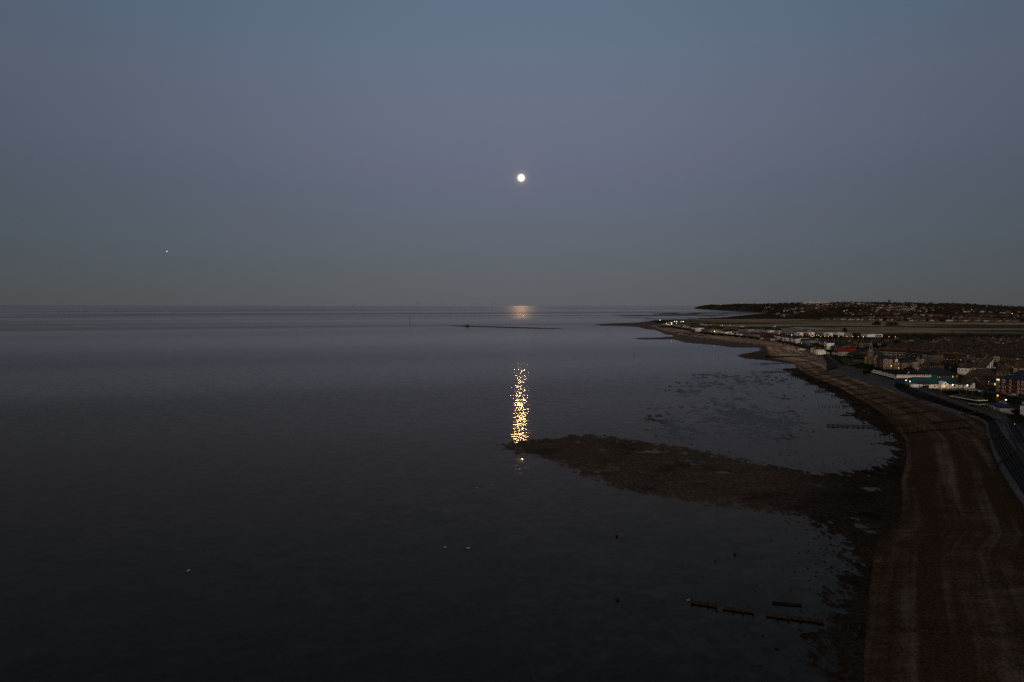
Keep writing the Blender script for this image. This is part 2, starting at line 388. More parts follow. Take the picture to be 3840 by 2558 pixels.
H = np.where((dL < -20) & (fm > 0), np.maximum(H, -.03+stripe*.7*fm), H)
H = np.where((dB > 0), np.maximum(H, -.45), H)
# shingle bank
bank = np.clip(dS*.05, 0, 1.35) + .18*np.exp(-((dS-14)/3.5)**2)*(dS > 0) + .22*np.exp(-((dS-30)/5)**2)*(dS > 0)
H = np.where(dS > 0, np.maximum(H, .12)+bank*np.where(py_ > 1300, .5, 1.)+n_m*.12*np.clip(dS/5, 0, 1), H)
H = np.where((dS > 0) & (py_ < 420) & (dD > -60), H, H)
H = np.where(dD > -.5, np.minimum(H, 1.25), H)
inl_h = np.where(py_ > 1500, 2.0, ZG)
inl_h = np.interp(py_, [0, 1100, 1700, 9000], [ZG, ZG, 2.2, 2.0])
H = np.where(dI > 0, inl_h + np.clip(n_l, -.3, .3)*.2, H)
Pn3 = np.stack([px_, py_, H], 1)
nr, nc = len(rows), len(cols)
HG = H.reshape(nr, nc)
def Hat(x_, y_):
    """terrain height at a point of the plan"""
    r = int(np.clip(np.searchsorted(-gy, -y_), 1, nr-1)); c = int(np.clip(np.searchsorted(cols, x_/y_/kk[r]*FPX+1920), 1, nc-1))
    return max(0., float(HG[r-1:r+1, c-1:c+1].mean()))
idx = np.arange(nr*nc).reshape(nr, nc)
quads = np.stack([idx[:-1,:-1], idx[1:,:-1], idx[1:,1:], idx[:-1,1:]], -1).reshape(-1, 4)
qH = H[quads]; qI = dI[quads].mean(1) > 0; qS = dS[quads].mean(1) > 0
keep = (qH.max(1) > -.59)
cls = np.where(qI, 2, np.where(qS, 1, 0))
def grid_obj(name, mask, mat):
    q = quads[mask]; used = np.unique(q); mp = np.full(len(Pn3), -1); mp[used] = np.arange(len(used))
    me = bpy.data.meshes.new(name)
    me.vertices.add(len(used)); me.vertices.foreach_set('co', Pn3[used].astype(np.float32).ravel())
    me.loops.add(q.size); me.loops.foreach_set('vertex_index', mp[q].ravel().astype(np.int32))
    me.polygons.add(len(q)); me.polygons.foreach_set('loop_start', np.arange(0, q.size, 4, dtype=np.int32))
    me.update(calc_edges=True); me.validate()
    for nm, ar in (('bank', dS), ('mott', np.clip(dM/10, 0, 1)*(dL < 0))):
        at = me.attributes.new(nm, 'FLOAT', 'POINT'); at.data.foreach_set('value', ar[used].astype(np.float32))
    me.materials.append(mat); me.polygons.foreach_set('use_smooth', np.ones(len(q), dtype=bool))
    o = bpy.data.objects.new(name, me); COL.objects.link(o); return o

def beach_material():
    m, b = new_mat('shingle'); v = pos(b)
    at = b.n('ShaderNodeAttribute'); at.attribute_name = 'bank'; D = at.outputs['Fac']
    X_, Y_, Z_ = b.sep(v)
    wob = b.m('MULTIPLY', b.m('SUBTRACT', b.noise(b.vm('MULTIPLY', v, (.012, .010, 0.)), 1., 2.), .5), 7.)
    Dn = b.m('ADD', D, wob)
    # strand lines run along the bank, broken crosswise by raking
    lines = b.noise(b.comb(b.m('MULTIPLY', Dn, .16), b.m('MULTIPLY', Y_, .006), 0.), 1., 3., .6)
    comb_ = b.noise(b.comb(b.m('MULTIPLY', Dn, .06), b.m('MULTIPLY', Y_, .55), 0.), 1., 2., .6)
    grit = b.noise(v, 1.9, 5., .8); grit2 = b.noise(v, .12, 3., .6)
    f = b.mr(b.m('ADD', b.m('ADD', b.m('MULTIPLY', lines, .74), b.m('MULTIPLY', comb_, .16)), b.m('MULTIPLY', grit2, .22)), .52, .74)
    c = b.mix(f, (.060,.034,.020), (.160,.113,.079))
    c = b.mix(b.mr(grit, .36, .66), b.vm('SCALE', c, scale=.5), b.vm('SCALE', c, scale=1.4))
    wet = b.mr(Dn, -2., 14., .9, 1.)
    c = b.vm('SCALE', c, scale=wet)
    # lens falloff put into the colour: shingle painted brighter towards the far bay
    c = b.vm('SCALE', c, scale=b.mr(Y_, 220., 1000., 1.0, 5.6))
    return fin(m, b, pbr(b, c, .95, 0.))
def flat_material():
    m, b = new_mat('weed_and_mud'); v = pos(b); X_, Y_, Z_ = b.sep(v)
    g = b.noise(v, .9, 4., .65); l = b.noise(v, .05, 3., .6)
    weed = b.mix(b.mr(g, .35, .65), (.044,.032,.021), (.118,.085,.056))
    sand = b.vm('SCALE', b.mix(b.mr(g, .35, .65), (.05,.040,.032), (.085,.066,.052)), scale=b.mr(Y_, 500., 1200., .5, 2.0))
    f = b.mr(b.m('ADD', b.m('MULTIPLY', l, .8), b.m('MULTIPLY', g, .2)), .5, .68)
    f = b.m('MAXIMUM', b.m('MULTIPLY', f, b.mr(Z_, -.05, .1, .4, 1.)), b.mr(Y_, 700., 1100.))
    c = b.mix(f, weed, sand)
    ba = b.n('ShaderNodeAttribute'); ba.attribute_name = 'bank'
    kf = b.mr(b.m('ADD', ba.outputs['Fac'], b.m('MULTIPLY', b.m('SUBTRACT', l, .5), 30.)), -48., -12.)
    nearw = b.m('SUBTRACT', 1., b.mr(Y_, 450., 800.))
    c = b.vm('SCALE', c, scale=b.m('SUBTRACT', 1., b.m('MULTIPLY', b.m('MULTIPLY', kf, nearw), .62)))
    deep = b.mr(b.m('ADD', b.m('MULTIPLY', b.noise(v, .30, 4., .65), .55), b.m('MULTIPLY', b.noise(v, .035, 3., .6), .45)), .46, .58)
    under = b.mix(deep, (.010,.008,.007), (.150,.128,.105))
    c = b.mix(b.mr(Z_, -.06, -.02), under, c)
    at = b.n('ShaderNodeAttribute'); at.attribute_name = 'mott'; w_ = b.m('MAXIMUM', at.outputs['Fac'], b.m('MULTIPLY', b.m('SUBTRACT', 1., b.mr(Z_, .0, .075)), .75))
    c = b.mix(at.outputs['Fac'], c, (.062,.050,.046))
    w_ = b.m('MULTIPLY', w_, b.m('SUBTRACT', 1., b.m('MULTIPLY', b.m('MULTIPLY', kf, nearw), .7)))
    return fin(m, b, pbr(b, c, b.m('SUBTRACT', .95, b.m('MULTIPLY', w_, .45)), b.m('MULTIPLY', w_, .24)))
def ground_material():
    m, b = new_mat('marsh_and_ground'); v = pos(b); X_, Y_, Z_ = b.sep(v)
    field = b.noise(b.vm('MULTIPLY', v, (.0011, .0042, 0.)), 1., 4., .6, dist=.5)
    g = b.noise(v, .03, 4., .6)
    grass = b.mix(g, (.048,.050,.026), (.085,.078,.042)); reed = b.mix(g, (.27,.20,.125), (.38,.28,.175))
    c = b.mix(b.mr(b.m('ADD', field, b.m('MULTIPLY', g, .15)), .50, .62), grass, reed)
    town = b.mix(b.mr(b.noise(v, .06, 3., .6), .4, .6), (.03,.028,.026), (.030,.034,.016))
    c = b.mix(b.mr(Y_, 1300., 1500.), town, c)
    hill = b.mix(g, (.036,.030,.02), (.06,.048,.03))
    c = b.mix(b.mr(Y_, 2700., 2950.), c, hill)
    return fin(m, b, pbr(b, c, .95, 0.))
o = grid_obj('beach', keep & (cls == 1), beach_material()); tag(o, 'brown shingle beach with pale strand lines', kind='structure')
o = grid_obj('tidal_flat', keep & (cls == 0), flat_material()); tag(o, 'dark weedy mud flats and gravel bar at low tide', kind='structure')
o = grid_obj('ground', keep & (cls == 2), ground_material()); tag(o, 'town ground and open brown marsh behind the beach', kind='structure')
# ------------------------------------------------------------------ hill and headland
hx = np.concatenate([np.arange(2600, 3900, 6), np.linspace(3900, 5600, 50)])
foot_y = np.interp(hx, [2600,2604,2635,2722,2844,2879,2950,3020,3200,3450,3840,5600], [1156,1156.4,1159,1163,1169.6,1176,1190,1199,1201,1205,1207,1212])
sil_y = np.interp(hx, [2600,2612,2628,2663,2775,2844,3020,3159,3316,3455,3612,3717,3840,4200,5600], [1156,1151,1146.5,1143.2,1142.2,1141,1137.3,1135.6,1136.6,1139,1142.5,1147.5,1155,1160,1165])
D0 = np.array([dist_at(v, 2.) for v in foot_y])
D1 = np.interp(hx, [2600,2722,2844,2950,3020,3400,3840,5600], [11300,8600,6700,5700,5400,5200,4600,4300])
D1 = np.maximum(D1, D0*1.03)
CS = math.cos(PITCH); HZ = 1279-FPX*math.tan(PITCH)
def hill_pt(x_, s):
    """s 0 at the foot, 1 on the ridge"""
    d0, d1 = np.interp(x_, hx, D0), np.interp(x_, hx, D1); ys = np.interp(x_, hx, sil_y)
    zr = CAMH - d1*(ys-HZ)/FPX*1.0027
    Yd = d0+(d1-d0)*s
    cliff = np.clip((2900-x_)/120, 0, 1)
    prof = (1-cliff)*np.clip(s, 0, 1)**.85 + cliff*(np.clip(s/.3, 0, 1)**.6*.82+.18*np.clip(s, 0, 1))
    Xd = (x_-1920)/FPX*Yd*1.0013
    z_ = 1.5+(zr-1.5)*prof
    bump = (fbm(np.asarray(Xd)/330., np.asarray(Yd)/330., 4, 61)-.5)*26*np.clip(s*4, 0, 1)*np.clip((1-s)*3, 0, 1)*np.clip(zr/60., 0, 1)
    rough_ = (fbm(np.asarray(Xd)/38., np.asarray(Yd)/60., 3, 71)-.35)*8*np.clip(s*3, 0, 1)
    return Xd, Yd, z_+bump+rough_
ss = np.concatenate([np.linspace(0, 1, 46), [1.03, 1.08, 1.2, 1.35]])
V = []
for s in ss:
    Xd, Yd, Zd = hill_pt(hx, s)
    if s > 1: Zd = Zd*max(0, 1-(s-1)/.3) - (2 if s > 1.3 else 0)
    V.append(np.stack([Xd, Yd, Zd], 1))
V = np.concatenate(V); n_ = len(hx)
F = [(i*n_+j, i*n_+j+1, (i+1)*n_+j+1, (i+1)*n_+j) for i in range(len(ss)-1) for j in range(n_-1)]
def hill_material():
    m, b = new_mat('wooded_hill'); v = pos(b)
    g = b.noise(v, .012, 5., .65); l = b.noise(v, .0022, 3., .5)
    wood = b.mix(g, (.026,.022,.019), (.060,.047,.038)); field = b.mix(g, (.038,.040,.026), (.062,.056,.036))
    return fin(m, b, pbr(b, b.mix(b.mr(b.m('ADD', l, b.m('MULTIPLY', g, .2)), .60, .70), wood, field), .95, 0.))
tag(mesh_obj('hill', V, F, hill_material(), smooth=True), 'dark wooded headland and hillside across the marsh', kind='structure')

# ponds on the marsh
def pond_mat():
    m, b = new_mat('still_pond')
    return fin(m, b, pbr(b, (.02,.02,.018), .08, .5))
def sheet(name, pts, z, mat, label):
    V = [G(x_, y_, z) for x_, y_ in pts]
    return tag(mesh_obj(name, V, [tuple(range(len(V)))], mat), label, kind='structure')
PM = pond_mat()
sheet('pond', [(2616,1214.3),(2630,1213.8),(2662,1219),(2662,1222.3),(2640,1221.5)], 2.35, PM, 'small pond on the marsh behind the far promenade')
sheet('pond', [(2955,1229),(2985,1227.5),(3040,1229),(3088,1230.5),(3085,1232.5),(3000,1231.5)], 2.35, PM, 'narrow water channel behind the white campus')
sheet('pond', [(3092,1235),(3150,1233.8),(3250,1237),(3312,1240.5),(3310,1243.5),(3200,1242),(3100,1239)], 2.35, PM, 'long reed-edged pool between campus and marsh')

# ------------------------------------------------------------------ shared colours
SLATE = M('slate', (.030,.031,.034), .75, .1); TILE = M('brown_tile', (.062,.042,.032), .85, .05); TILE2 = M('dark_tile', (.042,.031,.025), .85, .05)
TEAL = M('teal_sheet', (.018,.080,.083), .6, .12, .2, .3); NAVY = M('navy_slate', (.017,.027,.044), .7, .15)
WHITE = M('white_render', (.80,.74,.70), .85, .1, .14, .4); CREAM = M('cream_render', (.36,.31,.24), .85, .1, .2, .4)
GREYW = M('grey_render', (.15,.148,.145), .85, .1, .2, .4); BRICK = M('red_brick', (.075,.026,.015), .9, .05, .3, 2.)
YBRICK = M('yellow_brick', (.21,.14,.08), .9, .05, .3, 2.); DBRICK = M('brown_brick', (.090,.056,.038), .9, .05, .3, 2.)
REDP = M('red_paint', (.24,.022,.016), .8, .1, .2, .5); PINK = M('pink_render', (.44,.28,.26), .85, .1, .12, .4)
TURQ = M('pale_blue_render', (.18,.24,.25), .85, .1, .15, .4); LILAC = M('lilac_cladding', (.27,.25,.28), .85, .1, .15, .4)
SAGE = M('sage_cladding', (.24,.25,.23), .85, .1, .15, .4); OCHRE = M('ochre_pot', (.15,.09,.045), .9, .05, .25, 1.)
GLASS = M('dark_glass', (.018,.02,.024), .15, .5, .1); FRAME = M('white_frame', (.66,.63,.6), .7, .15, .08)
DARKW = M('tarred_wood', (.017,.013,.010), .95, .0, .4, 1.5); CONC = M('promenade_concrete', (.105,.09,.08), .95, .02, .35, .35)
APRON = M('apron_concrete', (.125,.115,.11), .95, .02, .45, .22); STEPC = M('weedy_step', (.06,.057,.053), .95, .02, .4, .8)
ASPH = M('asphalt', (.042,.040,.040), .95, .02, .25, .8); GRASS = M('lawn', (.020,.030,.010), .95, .0, .35, .3)
LITW = emit('lit_window', (1,.66,.22), 1.3); RAIL = M('pale_rail', (.5,.48,.46), .6, .2, .1)
LWHITE = emit('white_lamp', (1,.90,.72), 3.5); LORANGE = emit('sodium_lamp', (1,.46,.10), 3.); LRED = emit('red_lamp', (1,.02,.02), 1.6)

def cyl_mesh(r0, r1, h, n=6):
    mb = MB(); mb.bar((0,0,0), (0,0,h), r0, 0, n, r1); return mb
_mesh_cache = {}
def cached(name, key, mats, fn, parent=None, loc=(0,0,0), rz=0.):
    """alike pieces share one mesh"""
    if key not in _mesh_cache:
        mb = MB(); fn(mb); me = bpy.data.meshes.new(name); me.from_pydata([tuple(v) for v in mb.V], [], mb.F)
        for m_ in mats: me.materials.append(m_)
        me.polygons.foreach_set('material_index', np.asarray(mb.M, dtype=np.int32)); _mesh_cache[key] = me
    o = bpy.data.objects.new(name, _mesh_cache[key]); COL.objects.link(o)
    o.location = loc; o.rotation_euler = (0, 0, rz)
    if parent: o.parent = parent
    return o

# ------------------------------------------------------------------ sea wall: promenade, steps, apron
def loft(name, a, c, mats, mi=0, i0=0, i1=None, seg=4, parent=None, fz=None):
    """surface between two of the station lines"""
    i1 = len(st)-1 if i1 is None else i1
    V, F = [], []
    for i in range(i0, i1):
        for k in range(seg + (1 if i == i1-1 else 0)):
            t = k/seg
            for q in (a, c):
                p = q(i)*(1-t)+q(min(i+1, len(st)-1))*t; V.append(tuple(p))
    for i in range(len(V)//2-1): F.append((2*i, 2*i+1, 2*i+3, 2*i+2))
    return mesh_obj(name, V, F, mats, parent=parent)
L = lambda k: (lambda i: st[i][k])
def off(k, dz=0., toward=None, f=0.):
    def g(i):
        p = np.array(st[i][k]); 
        if toward is not None: p = p*(1-f)+st[i][toward]*f
        p = np.array(p); p[2] += dz; return p
    return g
pr = loft('promenade', off(0), off(1), CONC, seg=5); tag(pr, 'pale concrete promenade along the top of the sea wall', kind='structure')
# walkway wall behind
sw = empty('sea_wall', tuple(st[13][0])); tag(sw, 'low concrete wall along the landward side of the promenade', 'wall')
def rel(o, root):
    o.parent = root; o.matrix_parent_inverse.translation = -root.location
    return o
def wallpiece(i0, i1, h, mat):
    V, F = [], []
    for i in range(i0, i1+1):
        p = st[i][0]; q = p + (p-st[i][1])/max(np.linalg.norm(p-st[i][1]), .1)*.45
        V += [(p[0],p[1],3.), (p[0],p[1],ZP+h), (q[0],q[1],ZP+h), (q[0],q[1],3.)]
    for k in range(i1-i0):
        for e in range(3): F.append((4*k+e, 4*k+e+1, 4*k+5+e, 4*k+4+e))
    return mesh_obj('wall_section', V, F, mat)
for a, c in ((4,8),(8,11),(11,14),(14,18),(18,21),(22,26)): rel(wallpiece(a, c, 1.0 if a > 10 else .25, M('wall_concrete', (.085,.072,.06), .95, .02)), sw)
# apron
ap = empty('sea_apron', tuple(st[13][2])); tag(ap, 'sloping grey concrete apron below the promenade', 'apron')
for a, c in ((1,5),(5,9),(9,12)): rel(loft('slope_panel', off(1,-.02), off(3), M('dark_revetment', (.045,.04,.036), .95, .02), i0=a, i1=c), ap)
for k in range(12, 15):
    rel(loft('slope_panel', off(1,-.02), off(2), M('upper_apron', (.085,.08,.077), .95, .02), i0=k, i1=k+1), ap)
    rel(loft('slope_panel', off(2), off(3,-.3), APRON, i0=k, i1=k+1), ap)
for k in range(15, 27): rel(loft('slope_panel', off(2), off(3,-.3), APRON, i0=k, i1=k+1), ap)
# stepped revetment: each step run is a piece
sr = empty('stepped_revetment', tuple(st[18][1])); tag(sr, 'long dark concrete steps between promenade and beach', 'steps')
NS = 6
for j in range(NS):
    f0, f1 = j/NS, (j+1)/NS
    def top(i, f=f0, zz=j): p = st[i][1]*(1-f)+st[i][2]*f; p = np.array(p); p[2] = ZP-(ZP-ZS)*(zz+1)/NS; return p
    def tip(i, f=f1, zz=j): p = st[i][1]*(1-f)+st[i][2]*f; p = np.array(p); p[2] = ZP-(ZP-ZS)*(zz+1)/NS; return p
    V, F = [], []
    for i in range(14, 28):
        a_, c_ = top(i), tip(i); lip = np.array(c_); lip[2] -= (ZP-ZS)/NS+.02
        up_ = np.array(a_); up_[2] += (ZP-ZS)/NS-.01
        V += [tuple(up_), tuple(a_), tuple(c_), tuple(lip)]
    for k in range(13):
        for e in range(3): F.append((4*k+e, 4*k+e+1, 4*k+5+e, 4*k+4+e))
    mb = mesh_obj('step', V, F, [M('step_riser', (.024,.023,.022), .98, .0), STEPC], [([0,1,0][q % 3]) for q in range(len(F))])
    rel(mb, sr)
def ramp_at(i, f):
    """timber groyne head that runs up across the steps"""
    a_ = (st[i][1]*(1-f)+st[i+1][1]*f); c_ = (st[i][3]*(1-f)+st[i+1][3]*f); e_ = c_+(c_-a_)*.25; e_[2] = 1.4
    a_ = np.array(a_); a_[2] += .3
    r = empty('step_groyne', tuple(c_)); 
    mb = MB(); o_ = Vector(c_)
    mb.bar(Vector(a_)-o_, Vector(c_)+Vector((0,0,.9))-o_, .35, 0); mb.bar(Vector(c_)+Vector((0,0,.9))-o_, Vector(e_)-o_+Vector((0,0,.5)), .3, 0)
    mb.build('beam', [M('old_timber', (.045,.040,.032), .95, .0)], r)
    for t in np.linspace(0.1, .95, 5):
        p_ = Vector(np.array(a_)*(1-t)+np.array(c_)*t)-o_
        cached('post', 'spost', [DARKW], lambda m: m.box(-.15,.15,-.15,.15,-1.2,.9), r, p_)
    return r
for q, (i, f, lb) in enumerate([(17,.15,'timber groyne head crossing the far steps above the dark terrace'),(19,.3,'timber groyne head crossing the steps before the white cafe'),(22,.35,'upper of two timber groyne heads crossing the near steps'),(23,.75,'lower of two timber groyne heads crossing the near steps')]):
    tag(ramp_at(i, f), lb, 'groyne', 'groyne heads on the steps')

# promenade markings and edge strips at the right
def strip(name, pts, w, z, mat):
    V, F = [], []
    P_ = [G(x_, y_, z) for x_, y_ in pts]
    for i, p in enumerate(P_):
        t = (P_[min(i+1, len(P_)-1)]-P_[max(i-1, 0)]); n = Vector((-t.y, t.x, 0)).normalized()*w/2
        V += [p-n, p+n]
    for i in range(len(P_)-1): F.append((2*i, 2*i+1, 2*i+3, 2*i+2))
    return mesh_obj(name, V, F, mat)
MK = M('worn_paint', (.30,.29,.28), .9, .05, .3, 1.)
pv = strip('side_path', [(3760,1572),(3800,1600),(3830,1650),(3880,1740)], 7, ZP+.004, ASPH); tag(pv, 'dark tarmac cycle path on the promenade', kind='structure')
for pts in ([(3741,1562),(3752,1572),(3764,1588),(3768,1602),(3782,1627)], [(3760,1564),(3772,1580),(3781,1596),(3781,1606),(3798,1628)], [(3782,1627),(3798,1628.5)], [(3814,1661),(3840,1698),(3870,1745)], [(3834,1662),(3860,1702)], [(3814,1661),(3834,1661.5)]):
    o = strip('path_line', pts, .14, ZP+.010, MK); tag(o, 'thin worn white line marking the cycle path', kind='structure')
for k in range(6): o = strip('path_line', [(3762+k*2.4,1623+k*3.6),(3770+k*2.4,1622.5+k*3.6)], .25, ZP+.010, MK); tag(o, 'short pale dash of a path crossing', kind='structure')

# lawns and car parks behind the wall
def ground_sheet(name, pts, z, mat, label): return sheet(name, pts, z, mat, label)
ground_sheet('lawn', [(3520,1462),(3600,1462),(3690,1473),(3770,1484),(3900,1510),(3900,1525),(3800,1512),(3700,1505),(3640,1500),(3560,1482)], ZG+.25, GRASS, 'dark lawn between the cafe and the teal-roofed hall')
ground_sheet('lawn', [(3225,1379),(3262,1371),(3310,1386),(3380,1392),(3370,1400),(3290,1390),(3255,1392)], ZG+.25, GRASS, 'dark lawn in front of the brick flats and church')
ground_sheet('car_park', [(3640,1458),(3700,1462),(3760,1474),(3900,1500),(3900,1509),(3770,1483),(3690,1472),(3600,1461)], ZG+.26, ASPH, 'small tarmac car park beside the lawn')
ground_sheet('forecourt', [(3500,1459),(3560,1459),(3650,1460),(3640,1464),(3540,1464),(3505,1463)], ZG+.30, M('paving', (.16,.11,.07), .9, .05), 'paved forecourt before the gabled entrance')
ground_sheet('embankment', [(3160,1341),(3190,1345),(3232,1358),(3226,1364),(3190,1370),(3166,1364),(3150,1350)], ZG+1.0, M('dry_bank', (.10,.08,.045), .95, .0), 'dry grass bank beside the promenade')
ground_sheet('road', [(3690,1463),(3745,1470),(3900,1496),(3900,1501),(3745,1475),(3685,1467)], ZG+.30, M('road', (.075,.065,.06), .9, .05), 'narrow road past the red brick flats')

# ------------------------------------------------------------------ jetty wall
def jetty():
    A, B = G(2876,1343,0), G(3092,1343,0); r = empty('harbour_wall', A, math.atan2((B-A).y, (B-A).x)); Lw = (B-A).length
    tag(r, 'weed-covered concrete harbour arm with a pale path on top', 'harbour wall')
    MB().box(0, Lw*.72, 0, 5, -.5, 2.4).build('weed_face', [M('green_weed', (.016,.024,.008), .95, .0)], r)
    MB().box(Lw*.12, Lw*1.02, .8, 5.2, 2.402, 2.9).build('path_slab', [M('pale_path', (.20,.17,.14), .9, .02)], r)
    MB().box(Lw*.22, Lw*.60, 5.2, 5.6, 2.9, 3.9).build('parapet', [M('pale_parapet', (.26,.23,.19), .9, .02)], r)
    MB().box(Lw*.72, Lw*1.02, 0, .8, .5, 2.7).build('wall', [M('pale_path', None)], r)
jetty()

# offshore bank, beacons, ship, wind farm
A, B = G(1684,1221.5), G(2115,1233.5); n_ = 60; V, F = [], []
for i in range(n_+1):
    t = i/n_; p = A.lerp(B, t); w = 5*math.sin(math.pi*min(max(t, .03), .97))+1.5+random.uniform(-.6,.6); h = 1.3*math.sin(math.pi*t)**.3+random.uniform(-.15,.15)
    if .16 < t < .20: h += 3.6*math.sin((t-.16)/.04*math.pi)**.5
    nn = Vector((-(B-A).y, (B-A).x, 0)).normalized()
    V += [p+nn*w+Vector((0,0,-.4)), p+nn*w*.3+Vector((0,0,h)), p-nn*w*.3+Vector((0,0,h)), p-nn*w+Vector((0,0,-.4))]
for i in range(n_):
    for e in range(3): F.append((4*i+e, 4*i+e+1, 4*i+5+e, 4*i+4+e))
o = mesh_obj('shingle_spit', V, F, M('spit_shingle', (.075,.05,.038), .95, .0)); tag(o, 'long thin shingle bank lying offshore in open water', kind='structure')
def beacon(px, py, top_y, lb, base=.9):
    p = G(px, py); h = (py-top_y)*p.y/FPX; r = empty('marker_post', p); tag(r, lb, 'beacon')
    MB().bar((0,0,-1), (0,0,h), .30*h/10+.15, 0, 6, .2*h/10).build('pole', [DARKW], r)
    MB().box(-h*.04,h*.04,-h*.04,h*.04,h*.93,h).build('topmark', [DARKW], r)
beacon(1537,1205,1188,'tall dark marker post standing in the sea left of the shingle bank')
beacon(2293,1260,1252,'short dark marker post off the nearest shingle spit')
beacon(1674,1166,1161,'far marker post near the horizon below the wind farm')
def buoy(px, py, s, lb, g=None):
    r = empty('buoy', G(px, py)); tag(r, lb, 'buoy', g)
    MB().bar((0,0,-.3*s), (0,0,.45*s), .55*s, 0, 8, .4*s).build('float', [M('black_rubber', (.01,.01,.01), .7, .1)], r)
    MB().bar((0,0,.45*s), (0,0,.75*s), .08*s, 0, 5).build('pick_up_ring', [M('black_rubber', None)], r)
for a in [(2313,2012,.8,'small black mooring buoy in the shallows below the gravel bar'),(2756,2081,.8,'small black buoy floating nearest the weedy shore'),(2315,2251,.8,'small black buoy in the dark water left of the near groyne'),
          (227,1166,5,'tiny buoy on the pale band at the far left'),(219,1175,5,'dark channel buoy at the far left of the sea'),(438,1166,5,'lone buoy on the horizon band left of centre'),(2275,1233,1.6,'dark buoy off the tip of the far spit'),(2378,1331,1.3,'dark mooring buoy in the bay beyond the flats')]: buoy(*a)
shp = empty('cargo_ship', G(1322,1150.5), 0.2); tag(shp, 'tiny dark ship on the horizon left of the wind farm', 'ship')
MB().box(-60,60,-9,9,0,12).build('hull', [M('ship_hull', (.05,.05,.06), .8, .1)], shp); MB().box(-55,-35,-8,8,12,30).build('bridge', [M('ship_bridge', (.3,.3,.3), .8, .1)], shp)

TW = M('turbine_white', (.20,.18,.175), .7, .1, .05)
def turbine(loc, H_, R_, lb, g, ph, yaw=0.):
    r = empty('wind_turbine', loc, yaw); tag(r, lb, 'wind turbine', g)
    MB().bar((0,0,-5), (0,0,H_), H_*.034, 0, 8, H_*.02).build('tower', [TW], r)
    MB().box(-H_*.02,H_*.02,-H_*.05,H_*.05,H_*.985,H_*1.03).build('nacelle', [TW], r)
    for k in range(3):
        a = ph+k*2*math.pi/3; dx, dz = math.sin(a), math.cos(a)
        MB().bar((0,-H_*.06,H_), (dx*R_,-H_*.06,H_+dz*R_), H_*.026, 0, 4, H_*.006).build('blade', [TW], r)
ORD = 'first second third fourth fifth sixth seventh eighth ninth tenth eleventh twelfth thirteenth fourteenth fifteenth sixteenth seventeenth eighteenth nineteenth'.split()
TENS = {2:'twenty',3:'thirty',4:'forty',5:'fifty',6:'sixty',7:'seventy'}; TENTH = {2:'twentieth',3:'thirtieth',4:'fortieth',5:'fiftieth',6:'sixtieth',7:'seventieth'}
def ordw(i):
    n = i+1
    if n < 20: return ORD[n-1]
    return TENTH[n//10] if n % 10 == 0 else TENS[n//10]+'-'+ORD[n % 10-1]
tx = [1556,1562,1568,1574,1579,1617,1625,1638,1653,1662,1678,1705,1723,1768,1772,1795,1803,1832,1844,1848,1857,1862,1873,1893,1909]
for i, x_ in enumerate(tx):
    D = 30000+((i*37) % 9)*500; big = x_ in (1568,1574,1653,1662,1705,1795,1848,1909)
    H_ = (130 if big else 105); p = Vector(((x_-1920)/FPX*D, D, 0))
    turbine(p, H_, H_*.62, f'{ordw(i)} faint white turbine from the left in the offshore row', 'offshore wind turbines on the horizon', random.uniform(0, 2), random.uniform(-.5,.5))
for x_, hh, lb in ((3778,1.,'white onshore wind turbine standing beyond the hill at far right'),(3768,.55,'smaller wind turbine left of the tall one beyond the hill'),(3790,.55,'smaller wind turbine right of the tall one beyond the hill')):
    turbine(Vector(((x_-1920)/FPX*9000, 9000, -10)), 78*hh, 44*hh, lb, 'wind turbines beyond the hill', .1*x_, .2)
wt = empty('water_tower', Vector(hill_pt(3331, .97))); tag(wt, 'small square tower on the skyline of the hill', 'tower')
WTM = M('grey_concrete', (.07,.065,.06), .95, .0)
MB().box(-5,5,-5,5,-5,18).build('shaft', [WTM], wt); MB().box(-7,7,-7,7,18.01,25).build('tank', [WTM], wt)

# ------------------------------------------------------------------ groynes
NEARW = M('weedy_timber', (.034,.024,.017), .95, .0, .4, 1.5)
def groyne(A_, B_, label, gap=0., rails=2, z0=0., z1=.8, sp=2.3, ph=1.35, hs_=1.):
    DW = NEARW if hs_ < 1 else DARKW; kq = 'n' if hs_ < 1 else ''
    A, B = G(*A_), G(*B_); d = B-A; n = max(3, int(d.length/sp)); r = empty('groyne', A, math.atan2(d.y, d.x)); Lw = math.hypot(d.x, d.y)
    tag(r, label, 'groyne', 'timber groynes across the beach')
    for i in range(n+1):
        t = i/n; x_ = t*Lw; pw = A.lerp(B, t); zz = max(z0*(1-t), Hat(pw.x, pw.y)-.05)
        o = cached('post', f'gpost{i%4}'+kq, [DW], lambda m, k=i % 4: m.box(-.13,.13,-.13,.13,-1.5,1.1+.12*k), r, (x_, random.uniform(-.08,.08), zz+(ph-1.35)))
        o.scale.z = hs_*random.uniform(.8,1.1); o.rotation_euler = (random.gauss(0,.05), random.gauss(0,.05), random.uniform(0,3))
        if i < n and t >= gap and random.random() > .12:
            for q in range(rails):
                L_ = Lw/n
                m_ = cached('plank', f'gpl{round(L_,2)}'+kq, [DW], lambda m, w=L_: m.box(0,w,-.05,.05,-.11,.11), r, (x_, .2, zz+(.25+q*.42)*hs_))
    return r
